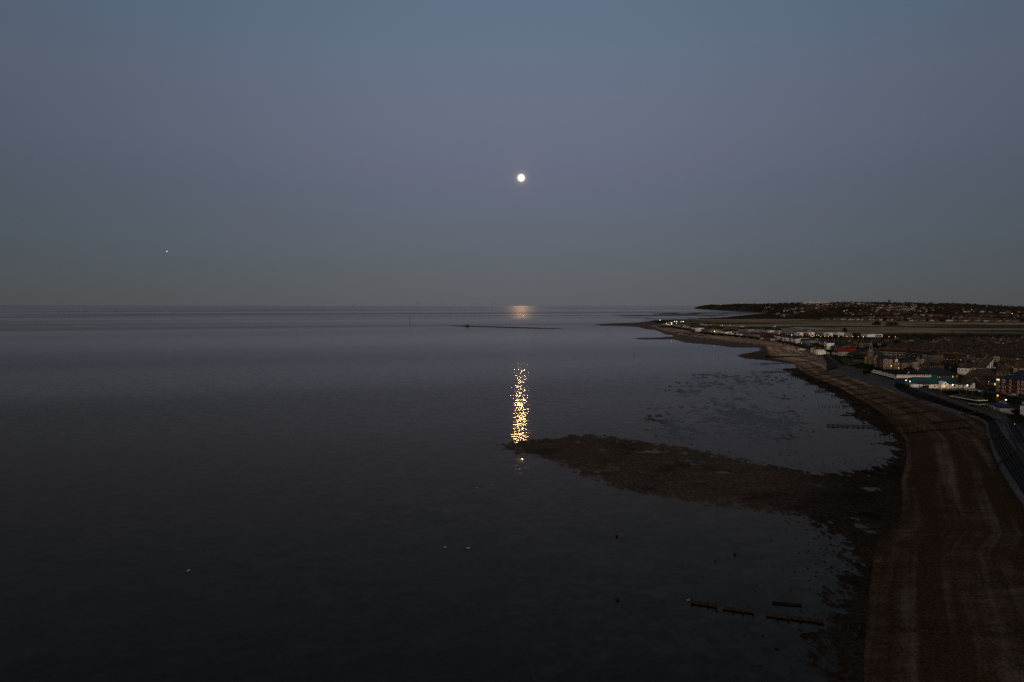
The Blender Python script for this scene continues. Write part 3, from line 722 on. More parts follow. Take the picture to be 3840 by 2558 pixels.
GR = [((2819,1365.5),(3062,1359.5),'far groyne just below the harbour wall',.1),((2911,1386.5),(3078,1384),'short groyne in the weed patch below the harbour wall',.3),
 ((2801,1396),(3073,1396),'long groyne reaching furthest out into the bay',.18),((2960,1410),(3110,1401),'groyne with two loose posts in the water',.3),((2968,1419.5),(3130,1407),'thin groyne behind the first weed bank',.3),
 ((3021,1430),(3171,1418.5),'groyne hidden mostly by weed above the pale apron tip',.1),((3018,1441),(3190,1432.5),'groyne with a squared outer frame beside the weed',.0),((3062,1457),(3236,1449),'low groyne through the weed below the apron',.0),
 ((3057,1468),(3245,1466),'groyne with a small box at its outer end',.0),((3119,1487),(3290,1482),'groyne ending where the mud turns to shingle',.0),((3151,1508),(3322,1499),'groyne with evenly spaced posts over blue water',.0),
 ((3071,1528),(3385,1516),'groyne with a detached frame out in the water',.25),((3331,1543),(3438,1535),'faint buried groyne on the upper shingle',.2),((3291,1568),(3510,1554),'groyne of scattered posts above the pale puddle',.4),
 ((3103,1597),(3336,1605),'seaward half of the long groyne beside the mottled flat',.0),((3336,1605),(3635,1592),'landward posts of the long groyne up to the shingle hump',.5),((3282,1633),(3648,1622),'groyne of well spaced posts nearest the long groyne',.25)]
for a, c, lb, gp in GR: groyne(a, c, lb, gp)
for a, c, lb, gp in [((2594,2262),(2686,2278),'outermost double-railed frame of the near groyne',0.),((2712,2284),(2824,2301),'second broken section of the near groyne',.0),((2876,2311),(3085,2337),'third section of the near groyne by the weed',.0),
    ((3180,2357),(3560,2396),'section of the near groyne sunk in the shingle',.3),((3560,2396),(3860,2420),'landward posts of the near groyne',.7),((3585,2221),(3815,2226),'row of lone posts above the near groyne',1.)]: groyne(a, c, lb, gp, 2, 0., .6, 1.7, 1.35, .62)
for a, c, lb in [((2525,1251),(2548,1249),'first of four tiny far groynes'),((2563,1254.5),(2604,1250),'second far groyne beside the green mound'),((2577,1259),(2611,1256),'third far groyne on the brown beach'),((2616,1262),(2644,1259),'fourth far groyne nearest the houses')]:
    A, B = G(*a), G(*c); r = empty('groyne', A, math.atan2((B-A).y, (B-A).x)); tag(r, lb, 'groyne', 'far groynes below the houses')
    MB().box(0, (B-A).length, -.4, .4, -.5, 2.).build('plank_wall', [DARKW], r)
lg = empty('driftwood_beam', G(2896,2262), -.25); tag(lg, 'dark timber beam lying alone on the mud', 'beam'); MB().box(0,5.5,-.2,.2,-.1,.3).build('beam', [DARKW], lg)

# ------------------------------------------------------------------ birds
def gull(px, py, s, rz, lb):
    r = empty('gull', G(px, py, .05), rz); tag(r, lb, 'gull', 'white gulls on the water')
    s *= .6
    sphere('body', (0,0,.12*s), .16*s, M('gull_white', (.26,.25,.23), .9, .05), 8, 6, r).scale = (2.0,1,1)
    sphere('head', (.3*s,0,.28*s), .09*s, FRAME, 8, 5, r)
    for sg in (-1, 1): MB().quad((-.25*s,sg*.1*s,.2*s),(.15*s,sg*.1*s,.22*s),(.05*s,sg*.34*s,.26*s),(-.3*s,sg*.3*s,.24*s)).build('wing', [M('gull_grey', (.4,.4,.42), .8, .1)], r)
for a in [(1787,1831,1.5,.4,'gull on the water just below the pointed tip of the gravel bar'),(1845,1820,1.2,2.,'gull swimming nearest the faint moon glints'),(1669,2055,1.6,1.,'left one of two gulls in the dark water'),(1754,2058,1.8,.3,'right one of two gulls in the dark water'),
          (2581,2253,1.5,.6,'gull beside the outer end of the near groyne'),(706,2142,1.5,.5,'gull alone in the dark lower left water')]: gull(*a)

# seaweed clumps and stones scattered on the edge of the flats: uncountable
mb = MB(); k = 0
edgeP = [(3246,1761),(3318,1744),(3112,1779),(3160,1770),(3045,1958),(3103,1997),(3143,2048),(3155,2100),(3143,2156),(3115,2219),(3069,2355),(3041,2395),(3212,1537),(3160,1558),(3273,1666),(2800,1330),(3000,1765),(3080,1970)]
for cx, cy in edgeP:
    c0 = G(cx, cy)
    for j in range(46):
        rr = abs(random.gauss(0, 1)); a = random.uniform(0, 6.28); p = c0+Vector((math.cos(a)*rr*7, math.sin(a)*rr*16, 0)); s = random.uniform(.12,.55)
        n = len(mb.V)
        for q in range(5): mb.V.append(p+Vector((math.cos(q*1.257+a)*s*random.uniform(.6,1.3), math.sin(q*1.257+a)*s*random.uniform(.8,1.6), -.05)))
        mb.V.append(p+Vector((0,0,s*.35)))
        for q in range(5): mb.F.append((n+q, n+(q+1)%5, n+5)); mb.M.append(0)
tag(mb.build('weed_covered_stones', [M('wet_weed', (.016,.012,.009), .9, .05)]), 'dark weed-covered stones scattered along the muddy edge', 'stones', kind='stuff')
# ------------------------------------------------------------------ buildings
class Site:
    """local frame of a building: x along the front from A to B, y going back, z up"""
    def __init__(s, name, label, cat, A, B, z=ZG, group=None):
        s.A, s.B = G(A[0], A[1], z), G(B[0], B[1], z)
        s.d = s.B-s.A; s.w = math.hypot(s.d.x, s.d.y)
        s.r = empty(name, s.A, math.atan2(s.d.y, s.d.x)); tag(s.r, label, cat, group)
    def part(s, name, mats, fn, parent=None):
        mb = MB(); fn(mb); return mb.build(name, mats if isinstance(mats, list) else [mats], parent or s.r)
    def win(s, x, z, w=1.1, h=1.4, y=0., lit=False, rz=0., bars=True, fm=None, name='window'):
        key = ('w', round(w, 2), round(h, 2), lit, bars, fm.name if fm else '')
        def fn(m):
            m.box(-w/2-.09,w/2+.09,-.07,0,-.09,h+.09,0); m.box(-w/2,w/2,-.075,-.071,0,h,1)
            if bars: m.box(-.04,.04,-.10,-.076,0,h,0); m.box(-w/2,w/2,-.10,-.077,h*.5-.03,h*.5+.03,0)
        return cached(name, key, [fm or FRAME, LITW if lit else GLASS], fn, s.r, (x, y, z), rz)
    def row(s, xs, z, w=1.1, h=1.4, **k):
        for x in xs: s.win(x, z, w, h, **k)
lin = lambda a, b_, n: [a+(b_-a)*(i+.5)/n for i in range(n)]
def chim(parent, x, y, z0, z1, w=.9, mat=None, pots=2):
    """chimney stack with its pots"""
    def fn(m):
        m.box(-w/2,w/2,-.35,.35,0,z1-z0,0)
        for i in range(pots): m.box(-w/2+.15+i*(w-.3)/max(1, pots)-.0,-w/2+.38+i*(w-.3)/max(1, pots),-.13,.13,z1-z0,z1-z0+.5,1)
    return cached('chimney', ('ch', round(w, 2), round(z1-z0, 1), mat.name if mat else '', pots), [mat or DBRICK, OCHRE], fn, parent, (x, y, z0))

# --- yellow brick flats
S_ = Site('apartment_block', 'yellow brick flats with blue hipped roof lit by an orange lamp', 'apartments', (3311,1384), (3411,1389))
k = S_.w
S_.part('wall', YBRICK, lambda m: m.box(0,k*.36,0,10,0,9))
S_.part('wall', YBRICK, lambda m: m.box(k*.38,k*.62,2.,10,0,6.8))
S_.part('wall', YBRICK, lambda m: m.box(k*.68,k*.97,1.,10,0,6.2))
S_.part('stairwell', DBRICK, lambda m: (m.box(k*.36,k*.38,2.5,9,0,8.5), m.box(k*.62,k*.68,2.5,9,0,6)))
rf = S_.part('roof', NAVY, lambda m: m.hip(-.4,k*.36,-.3,10.3,9.01,11.8))
S_.part('ridge_trim', M('lead', (.2,.2,.22), .6, .2), lambda m: m.box(2,k*.3,4.9,5.1,11.78,11.95), rf)
S_.part('roof', NAVY, lambda m: m.hip(k*.37,k*.64,1.9,10.3,6.81,10.2)); S_.part('roof', SLATE, lambda m: m.hip(k*.66,k*.99,.8,10.3,6.21,9.0))
S_.part('gable_dormer', [FRAME], lambda m: (m.box(k*.44,k*.54,1.6,4,6.82,8.4), m.prism(k*.43,k*.55,1.5,4.5,8.41,9.3,'y')))
for z_ in (1.0,4.0,7.0):
    S_.win(k*.10, z_, 2.4, 1.5); S_.win(k*.28, z_, 1.3, 1.4)
for z_ in (1.0,4.0): S_.win(k*.46, z_, 1.3, 1.4, y=2.); S_.win(k*.56, z_, 1.0, 1.4, y=2.); S_.win(k*.83, z_, 1.4, 1.4, y=1.)
for z_ in (3.0,6.0): S_.part('string_course', CREAM, lambda m, z_=z_: m.box(-.05,k*.36,-.06,-.0,z_-.12,z_+.12))
S2 = Site('apartment_wing', 'dark west wing of the flats with a pointed white window gable', 'apartments', (3281,1376), (3309,1383))
S2.part('wall', DBRICK, lambda m: m.box(0,S2.w,0,9,0,8.0)); S2.part('roof', SLATE, lambda m: m.hip(0,S2.w,0,9,8.01,10.5))
S2.part('gable_wall', GREYW, lambda m: (m.box(1,3.6,-.5,1,0,8.4), m.prism(1,3.6,-.5,1,8.41,10.9,'y')))
for z_ in (1.,4.,6.6): S2.win(2.3, z_, 1.5, 1.4, y=-.5); S2.win(S2.w*.75, z_, 1.5, 1.3)

# --- church
S_ = Site('church', 'old stone church with rose window tower and pale pinnacled lantern', 'church', (3251,1364), (3275,1365))
ST_ = M('church_stone', (.095,.07,.045), .95, .0, .35, .8); STL = M('church_trim', (.19,.145,.10), .95, .0, .2, .8)
w = 5.2; x0 = S_.w/2-w/2
S_.part('tower', ST_, lambda m: (m.box(x0,x0+w,0,w,0,11.0), m.box(x0-.4,x0,-.4,.5,0,9), m.box(x0+w,x0+w+.4,-.4,.5,0,9)))
S_.part('parapet', STL, lambda m: m.box(x0-.25,x0+w+.25,-.25,w+.25,11.01,11.6))
def lantern(m):
    c = x0+w/2
    m.box(c-1.5,c+1.5,w/2-1.5,w/2+1.5,11.61,14.0)
    for sx in (-1,1):
        for sy in (-1,1): m.box(c+sx*1.1-.22,c+sx*1.1+.22,w/2+sy*1.1-.22,w/2+sy*1.1+.22,14.01,17.2)
    m.box(c-1.35,c+1.35,w/2-1.35,w/2+1.35,17.21,17.7)
lt = S_.part('lantern', STL, lantern)
S_.part('spire', STL, lambda m: m.bar((x0+w/2,w/2,17.7),(x0+w/2,w/2,21.5),1.0,0,8,.12), lt)
def rose(m):
    c = x0+w/2; n = 20
    for i in range(n):
        a, q = 2*math.pi*i/n, 2*math.pi*(i+1)/n
        m.bar((c+1.9*math.cos(a),-.12,8.2+1.9*math.sin(a)),(c+1.9*math.cos(q),-.12,8.2+1.9*math.sin(q)),.17)
    for i in range(8):
        a = math.pi*i/4; m.bar((c,-.1,8.2),(c+1.9*math.cos(a),-.1,8.2+1.9*math.sin(a)),.07)
rw = S_.part('rose_window', STL, rose)
S_.part('pane', GLASS, lambda m: [m.tri((x0+w/2,-.05,8.2),(x0+w/2+1.85*math.cos(6.283*i/20),-.05,8.2+1.85*math.sin(6.283*i/20)),(x0+w/2+1.85*math.cos(6.283*(i+1)/20),-.05,8.2+1.85*math.sin(6.283*(i+1)/20))) for i in range(20)], rw)
for i in range(5): S_.win(x0+.6+i*1.0, 3.6, .55, 1.6, bars=False, fm=STL)
S_.part('porch', STL, lambda m: (m.box(x0+1.6,x0+3.6,-1.2,0,0,2.3), m.prism(x0+1.4,x0+3.8,-1.3,0,2.31,3.4,'y')))
S_.part('nave', ST_, lambda m: m.box(x0-3.5,x0+w+5.5,w,w+30,0,6.5))
nr_ = S_.part('roof', SLATE, lambda m: m.prism(x0-4,x0+w+6,w+.2,w+30.5,6.51,14.2,'y'))
S_.part('aisle', ST_, lambda m: m.box(x0-13,x0-3.6,w+1,w+24,0,3.2))
S_.part('aisle_roof', SLATE, lambda m: m.quad((x0-13.4,w+.6,3.2),(x0-3.6,w+.6,7.4),(x0-3.6,w+24.4,7.4),(x0-13.4,w+24.4,3.2)))
for i in range(9): S_.win(x0-13.05, .8, .8, 1.5, rz=-math.pi/2, y=w+22-i*2.4, bars=False, fm=STL)
for xx in (x0-1.2, x0+w+1.2): S_.part('buttress', STL, lambda m, xx=xx: (m.box(xx-.7,xx+.7,-.3,2.5,0,6.0), m.prism(xx-.8,xx+.8,-.4,2.6,6.01,7.4,'y')))

# --- long glazed pool hall and flat roof
S_ = Site('pool_hall', 'long low hall with a pale sloping roof of lit and grey panels', 'hall', (3268,1397), (3362,1424))
k = S_.w; npn = 10
S_.part('wall', WHITE, lambda m: m.box(0,k,.3,6,0,1.7))
npn = 10
PL_ = M('translucent_panel', (.78,.70,.54), .7, .2, .1, .5); PG = M('grey_panel', (.56,.57,.58), .7, .2, .15, .5); PD = M('panel_joint', (.10,.11,.12), .8, .1)
LO = [G(3267,1396,ZG+1.9), G(3361,1421,ZG+1.9)]; HI = [G(3275,1386,ZG+4.6), G(3362,1407,ZG+4.6)]
def wq(name, pts, mat, root):
    o = mesh_obj(name, pts, [tuple(range(len(pts)))], mat); o.parent = root; o.matrix_parent_inverse = root.matrix_basis.inverted(); return o
from mathutils import Matrix
rootm = Matrix.Translation(S_.r.location) @ Matrix.Rotation(S_.r.rotation_euler.z, 4, 'Z')
def wq(name, pts, mat, root=S_.r, inv=rootm.inverted()): return mesh_obj(name, [inv @ Vector(q) for q in pts], [tuple(range(len(pts)))], mat, parent=root)
for i in range(npn):
    a_, c_ = i/npn+.006, (i+1)/npn-.006
    wq('roof_panel', [LO[0].lerp(LO[1],a_),LO[0].lerp(LO[1],c_),HI[0].lerp(HI[1],c_),HI[0].lerp(HI[1],a_)], PL_ if i in (0,1,2,3) else PG)
    mb = MB(); mb.bar(LO[0].lerp(LO[1],i/npn)+Vector((0,0,.02)), HI[0].lerp(HI[1],i/npn)+Vector((0,0,.02)), .14); mb.V = [rootm.inverted() @ Vector(q) for q in mb.V]; mb.build('roof_rib', [PD], S_.r)
S_ = Site('leisure_centre', 'big flat dark roof with a thick white fascia behind the teal roof', 'leisure centre', (3364,1431), (3493,1431))
k = S_.w
S_.part('wall', DBRICK, lambda m: m.box(0,k,.6,3,0,4.6))
fa = S_.part('fascia', WHITE, lambda m: m.box(-.3,k*.985,0,.6,2.6,4.9)); 
S_.part('fascia_end', TEAL, lambda m: m.box(k*.986,k*1.15,.3,1.2,3.0,5.0))
rootm = Matrix.Translation(S_.r.location) @ Matrix.Rotation(S_.r.rotation_euler.z, 4, 'Z')
wq('flat_roof', [G(a_,c_,ZG+4.7) for a_,c_ in ((3277,1386),(3363,1407.5),(3492,1408),(3478,1402),(3440,1393),(3400,1387),(3320,1384))], M('felt_roof', (.040,.030,.026), .95, .0), S_.r, rootm.inverted())
mb = MB(); mb.bar(G(3400,1386.6,ZG+4.9), G(3480,1402,ZG+4.9), .2); mb.V = [rootm.inverted() @ Vector(q) for q in mb.V]; mb.build('parapet_capping', [M('capping', (.13,.14,.17), .7, .2)], S_.r)

# --- teal roofed hall
S_ = Site('community_hall', 'long white hall under a broad teal roof with a lit gabled porch', 'hall', (3405,1456), (3648,1457))
k = S_.w
S_.part('wall', WHITE, lambda m: m.box(8,k,0,17,0,2.7))
S_.part('roof', TEAL, lambda m: m.hip(-1,k+.6,-.5,17.5,2.72,6.6, over=0.))
S_.part('roof_cap', NAVY, lambda m: m.tri((-1.1,-.6,2.73),(-1.1,17.6,2.73),(7.8,8.5,6.63)))
X = lambda px: (px-3405)/(3648-3405)*k
S_.part('side_wing', WHITE, lambda m: m.box(X(3413),X(3449),-3.5,.0,.4,2.9)); S_.win(X(3437), 1.3, .9, .9, y=-3.5, bars=False)
pc = S_.part('porch', WHITE, lambda m: (m.box(X(3520),X(3525),-2.6,0,0,2.5), m.box(X(3543),X(3549),-2.6,0,0,2.5), m.box(X(3525),X(3543),-.12,-.02,0,2.5), m.box(X(3520),X(3549),-2.6,-2.3,2.2,2.6)))
S_.part('porch_gable', WHITE, lambda m: m.prism(X(3518),X(3552),-2.9,3.,2.61,4.9,'y'), pc)
S_.part('roundel', M('blue_emblem', (.10,.22,.25), .8, .1), lambda m: m.bar((X(3535),-2.95,3.35),(X(3535),-2.90,3.35),.45,0,12), pc)
S_.part('door', GLASS, lambda m: m.box(X(3528.5),X(3532),-.2,-.13,0,2.1), pc)
S_.win(X(3526.3), .9, .6, 1.2, y=-.13); S_.win(X(3538.5), .9, 1.5, 1.2, y=-.13, lit=True)
for px in (3502,3517,3556,3590,3611): S_.part('downpipe', GREYW, lambda m, px=px: m.box(X(px)-.06,X(px)+.06,-.08,-.01,0,2.6))
S_.win(X(3505), 1.0, 1.4, .9); S_.win(X(3579), .8, 1.1, 1.4)
S_.part('end_pier', WHITE, lambda m: m.box(k-.1,k+.9,-.8,1.5,0,3.7)); S_.part('blue_panel', M('blue_board', (.035,.07,.13), .8, .1), lambda m: m.box(X(3631),X(3639),-.12,-.03,.9,2.6))
S_ = Site('kiosk', 'small brown pyramid-roofed kiosk with a white eaves band', 'kiosk', (3450,1458), (3490,1456))
k = S_.w
S_.part('wall', M('navy_wall', (.02,.022,.035), .9, .05), lambda m: m.box(0,k,0,6,0,2.3)); S_.part('eaves', FRAME, lambda m: m.box(-.5,k+.5,-.5,6.5,2.3,2.6)); S_.part('roof', TILE, lambda m: m.hip(-.3,k+.3,-.4,6.4,2.61,4.6))
S_.part('terrace_wing', WHITE, lambda m: m.box(k+.1,k+2.6,1,5,0,2.6))

# --- pavilion shelter
S_ = Site('seafront_shelter', 'brown hipped shelter roof with a white fascia beside the promenade', 'shelter', (3563,1502), (3661,1520), ZG)
k = S_.w
S_.part('back_wall', M('green_wall', (.018,.026,.018), .95, .0), lambda m: m.box(1,k-1,3,3.3,0,2.5))
S_.part('fascia', FRAME, lambda m: m.box(-.2,k+.2,-.2,6.8,2.5,2.9)); S_.part('roof', TILE, lambda m: m.hip(0,k,0,6.6,2.91,4.7))
for i in range(9): S_.part('post', M('green_wall', None), lambda m, i=i: m.box(.3+i*(k-.6)/8-.08,.3+i*(k-.6)/8+.08,.1,.26,0,2.5))
S_.part('finial', GREYW, lambda m: m.bar((3.4,3.3,4.6),(3.4,3.3,5.6),.12))

# --- beach cafe
S_ = Site('beach_cafe', 'low white cafe with a dark blue roof and shuttered windows', 'cafe', (3701,1532), (3749,1551))
k = S_.w
CW = M('cafe_white', (.30,.30,.31), .85, .1, .2, .6)
S_.part('wall', CW, lambda m: m.box(0,k,0,7.,0,2.8))
S_.part('roof', M('blue_felt', (.020,.028,.045), .85, .05), lambda m: m.box(-.2,k+.3,-.2,7.4,2.81,3.1)); S_.part('upper_roof', NAVY, lambda m: m.hip(1,k-.5,1.2,6.5,3.11,3.9))
for i, f in enumerate((.17,.45,.66,.80)):
    if i != 2: S_.win(k*f, .7, 1.1, 1.6, bars=False, fm=CW)
S_.part('notice_board', FRAME, lambda m: m.box(k*.60,k*.66,-.12,-.02,1.0,2.1)); S_.part('wall_box', M('life_ring_red', (.5,.02,.03), .6, .2), lambda m: m.box(k*.28,k*.32,-.35,-.02,.8,1.9))
S_ = Site('cafe_end_building', 'pale sign-fronted end of the beach cafe with a wide dark opening', 'cafe', (3750,1550), (3794,1552))
k = S_.w
S_.part('wall', CREAM, lambda m: m.box(.05,k,0.05,6,0,2.8)); S_.part('roof', M('blue_felt', None), lambda m: m.box(.1,k+.2,-.15,6.2,2.82,3.1))
S_.part('sign_panel', M('pale_sign', (.24,.29,.31), .8, .1), lambda m: m.box(k*.08,k*.6,-.04,.04,.7,2.2)); S_.part('sign_text_bar', GLASS, lambda m: (m.box(k*.2,k*.46,-.06,-.045,1.65,1.85), m.box(k*.17,k*.5,-.06,-.045,1.25,1.45)))
S_.part('opening', GLASS, lambda m: m.box(k*.66,k*.94,-.03,.04,.3,2.2))
for q in (.12,.3,.5,.62): S_.part('outdoor_table', CREAM, lambda m, q=q: (m.box(k*q-.5,k*q+.5,-2.2,-1.5,.65,.75), m.box(k*q-.08,k*q+.08,-1.95,-1.8,0,.65)))
S_ = Site('cafe_canopy', 'flat-roofed open shelter with a white edge left of the cafe', 'canopy', (3668,1534), (3701,1532))
k = S_.w
S_.part('canopy_roof', [M('felt_roof', None)], lambda m: m.box(-1,k,-1.2,5,2.55,2.62)); S_.part('edge', CREAM, lambda m: m.box(-1.1,k+.02,-1.3,-1.15,2.35,2.85)); S_.part('side_edge', CREAM, lambda m: m.box(-1.3,-1.1,-1.3,5,2.45,2.75))
S_.part('back_wall', DARKW, lambda m: m.box(0,k-.05,4.6,4.9,0,2.5))
for q in (0., .5, .97): S_.part('post', CREAM, lambda m, q=q: m.box(k*q-.06,k*q+.06,-1.1,-.98,0,2.34))
# --- white building at the edge
S_ = Site('white_building', 'tall white rendered building with round orange signs cut by the frame edge', 'building', (3824,1572), (3930,1608))
k = S_.w
S_.part('wall', WHITE, lambda m: m.box(0,k,0,14,0,7.0)); S_.part('roof_band', M('blue_felt', None), lambda m: m.box(-.1,k+.1,-.1,14.1,7.01,7.5)); S_.part('upper_wall', CREAM, lambda m: m.box(.2,2.,.5,6,7.51,8.8)); S_.part('upper_wall', NAVY, lambda m: m.box(2.1,k,.8,8,7.51,8.6))
OR = M('orange_sign', (.55,.17,.04), .6, .2, .1)
for zz in (4.3, 1.7):
    r_ = sphere('round_sign', (1.9,-.12,zz), .55, OR, 14, 8, S_.r); r_.scale = (1,.28,1)
S_ = Site('terrace_deck', 'raised deck with pale rails between the cafe and the white building', 'deck', (3792,1556), (3823,1563))
k = S_.w
S_.part('deck', M('navy_wall', None), lambda m: m.box(0,k,0,7,1.4,1.6)); S_.part('rail', FRAME, lambda m: m.box(0,k,-.06,.02,1.3,1.5)); S_.part('rail', FRAME, lambda m: m.box(0,k,6.9,7,4.2,4.35))
for q in range(6): S_.part('rail_post', FRAME, lambda m, q=q: m.box(k*q/5-.04,k*q/5+.04,6.92,6.98,1.6,4.2))
S_.part('glass_screen', GLASS, lambda m: m.box(0,k,.02,.06,1.6,2.9)); S_.part('lounger', CREAM, lambda m: m.box(k*.55,k*.9,3,4,1.6,2.1))

# --- red brick flats
S_ = Site('apartment_block', 'large red brick flats with navy roof and pale window bands', 'apartments', (3737,1472), (3880,1489))
k = S_.w
S_.part('wall', BRICK, lambda m: m.box(0,k,0,14,0,9.2))
nv = S_.part('roof', NAVY, lambda m: m.hip(-.3,k+.3,-.3,14.3,9.22,12.2)); chim(nv, k*.58, 6, 10.6, 13.0, 1.2, YBRICK)
S_.part('wall_bay', BRICK, lambda m: (m.box(-.3,2.6,-.7,0,0,9.0), m.box(3.6,6.2,-.7,0,0,9.0)))
for z_ in (2.95,5.35,): S_.part('string_course', M('pale_band', (.2,.11,.06), .9, .05), lambda m, z_=z_: m.box(6.25,k+.05,-.07,-.0,z_-.13,z_+.13))
for z_ in (1.0,3.5,6.0,7.9)[:4]:
    h_ = 1.35 if z_ < 7 else .95
    S_.win(1.2, z_, 1.9, h_, y=-.7, lit=(z_ > 7)); S_.win(4.9, z_, 1.9, h_, y=-.7)
    for px in (.36,.58,.68,.86): S_.win(k*px, z_, 1.0, h_)
S_.part('quoin', M('pale_band', None), lambda m: m.box(2.62,2.82,-.1,0,0,9.0))

# --- hall with long slate roof, gabled blocks, houses in the middle ground
def gabled(name, lb, cat, A, B, dp, h, rh, wm, rm, wins=(), group=None, hip=False, axis='x', chims=(), lit=(), z=ZG, sides=True, wh=1.3, ww=1.0):
    S = Site(name, lb, cat, A, B, z, group); k = S.w
    S.part('wall', wm, lambda m: m.box(0,k,0,dp,0,h))
    if hip: r = S.part('roof', rm, lambda m: m.hip(0,k,0,dp,h+.01,h+rh))
    else:
        r = S.part('roof', rm, lambda m: m.prism(0,k,0,dp,h+.02,h+rh,axis,0,.25))
        if axis == 'y': S.part('gable', wm, lambda m: m.prism(0,k,-.26,.3,h,h+rh-.12,'y'))
    for q, c in enumerate(chims): chim(r, k*c, dp/2 if axis == 'x' else dp*.7, h+rh*.55, h+rh+1.0, 1.0, None, 3)
    for q, (n, z_) in enumerate(wins):
        for j, xx in enumerate(lin(0, k, n)): S.win(xx, z_, min(ww, k/n*.5), wh, lit=((q, j) in lit))
    return S
gabled('slate_hall', 'broad dark slate-roofed hall behind the leisure centre with two lit windows', 'hall', (3494,1428), (3592,1420), 20, 3.4, 5.2, DBRICK, SLATE, [(12,1.1)], hip=True, lit=((0,2),(0,3),(0,9),(0,11)))
gabled('brick_block', 'wide brown gabled brick block behind the bare tree', 'building', (3612,1434), (3676,1440), 22, 4.2, 5.6, DBRICK, TILE2, [(6,1.0)], axis='y')
S_ = gabled('brick_annexe', 'small brown gabled annexe with pale barge boards near the hall end', 'building', (3642,1446), (3674,1449), 9, 2.6, 3.4, M('olive_brick', (.06,.045,.024), .95, .0), TILE2, [], axis='y')
S_.part('barge_board', CREAM, lambda m: (m.bar((-.3,-.4,2.6),(S_.w/2,-.4,6.05),.14), m.bar((S_.w/2,-.4,6.05),(S_.w+.3,-.4,2.6),.14)))
gabled('garden_wall', 'long ochre brick wall right of the teal-roofed hall', 'wall', (3650,1452), (3708,1461), .4, 1.9, .2, M('ochre_brick', (.085,.056,.022), .95, .0), TILE, [])
gabled('dark_block', 'long dark low block between the hall and the red flats', 'building', (3676,1444), (3738,1450), 26, 3.0, 3.2, TILE2, SLATE, [(5,.9)], hip=True, lit=((0,4),))
gabled('villa', 'brown three-storey villa with tall pale window bays by the white van', 'house', (3461,1398), (3500,1402), 12, 6.5, 3.0, DBRICK, TILE2, [(5,.8),(5,3.8)], hip=True, chims=(.3,.8), wh=1.7)
gabled('villa', 'wide brown villa right of the one by the van with many pale bays', 'house', (3502,1402), (3530,1400), 12, 6.5, 3.0, DBRICK, TILE, [(3,.8),(3,3.8)], hip=True, chims=(.5,), wh=1.7)
gabled('white_house', 'narrow tall white house right of the yellow brick flats', 'house', (3411,1382), (3424,1383), 8, 5.8, 1.8, CREAM, SLATE, [(2,1),(2,3.4)], hip=True)
gabled('white_house', 'narrow white gable-end house behind the van', 'house', (3454,1372), (3465,1372), 10, 6.3, 1.4, CREAM, TILE, [(1,1.2),(1,4.)], hip=True)
gabled('grey_house', 'grey gabled house between two narrow white houses', 'house', (3427,1376), (3452,1374), 10, 5.6, 3.0, GREYW, TILE2, [(3,1),(3,3.5)], axis='y')
gabled('brick_terrace_house', 'three-storey buff terrace with three columns of windows', 'house', (3465,1360), (3503,1364), 10, 8.0, 3.0, M('buff_brick', (.12,.088,.066), .9, .05), TILE2, [(3,1),(3,3.6),(3,6.0)], chims=(.1,.9))
gabled('ochre_tower_house', 'ochre square chimney-like tower block among the roofs', 'house', (3585,1372), (3594,1372), 3, 8.4, .4, M('ochre_brick', None), TILE, [], hip=True)
gabled('gabled_house', 'dark brown house with a pale A-shaped gable above the slate hall', 'house', (3553,1386), (3575,1386), 10, 4.6, 3.2, TILE2, TILE, [(1,1)], axis='y')
S_ = gabled('gabled_house', 'brown roofed house right of the ochre tower with blue lean-to', 'house', (3597,1380), (3622,1382), 10, 4.4, 3.0, GREYW, SLATE, [(2,1)])
gabled('corner_house', 'wide brown hipped house with a white end wall above the gabled block', 'house', (3590,1404), (3668,1409), 14, 5.2, 4.4, WHITE, TILE, [(6,3.)], hip=True, chims=(.25,.7))
# stepped terrace running away from the viewer, fronts to the right
P_a, P_b = G(3692,1410,ZG), G(3724,1372,ZG)
for i in range(7):
    A = P_a.lerp(P_b, i/7); B = P_a.lerp(P_b, (i+1)/7-.002); d = B-A
    r = empty('terraced_house', A, math.atan2(d.y, d.x)); k = d.length; wm = [TURQ,GREYW,CREAM,GREYW,WHITE,CREAM,WHITE][i]
    tag(r, ['end terrace house with a pale blue front facing right','grey fronted second house of the stepped terrace','cream third house of the stepped terrace','grey fourth house of the stepped terrace','white fifth house of the stepped terrace','cream sixth house of the stepped terrace','white far end house of the stepped terrace'][i], 'house', 'stepped terrace facing right')
    MB().box(0,k,0,9,0,6).build('wall', [wm], r); rr = MB().prism(0,k,-.2,9.2,6.01,9,'x').build('roof', [TILE], r)
    chim(rr, k-.3, 4.5, 7.8, 10, .8, YBRICK, 3)
    for z_ in (.8,3.6): cached('window', ('tw',), [FRAME,GLASS], lambda m: (m.box(-.8,.8,-.6,0,-.1,1.7,0), m.box(-.6,.6,-.62,-.605,.1,1.5,1)), r, (k*.5,0,z_))
# roofs at the right edge
for q, a in enumerate([((3735,1412),(3790,1414),12,4.5,4.2,DBRICK,TILE,'brown hip-roofed house above the dark block'),((3800,1398),(3850,1402),11,4.2,4.,CREAM,TILE,'brown roofed house at the right edge beside a lit window'),((3790,1420),(3850,1425),10,3.6,3.2,GREYW,SLATE,'slate roofed house directly above the red flats'),
    ((3740,1384),(3772,1386),9,4.5,3.,DBRICK,TILE2,'dark house behind the parked white cars'),((3776,1382),(3806,1384),9,4.5,3.,DBRICK,TILE,'house with a buff chimney left of the lit window')]):
    gabled('roofed_house', a[7], 'house', a[0], a[1], a[2], a[3], a[4], a[5], a[6], [(4,.9)], hip=(q < 3), chims=(.25,.75), lit=(((0,3),) if q == 1 else ()))

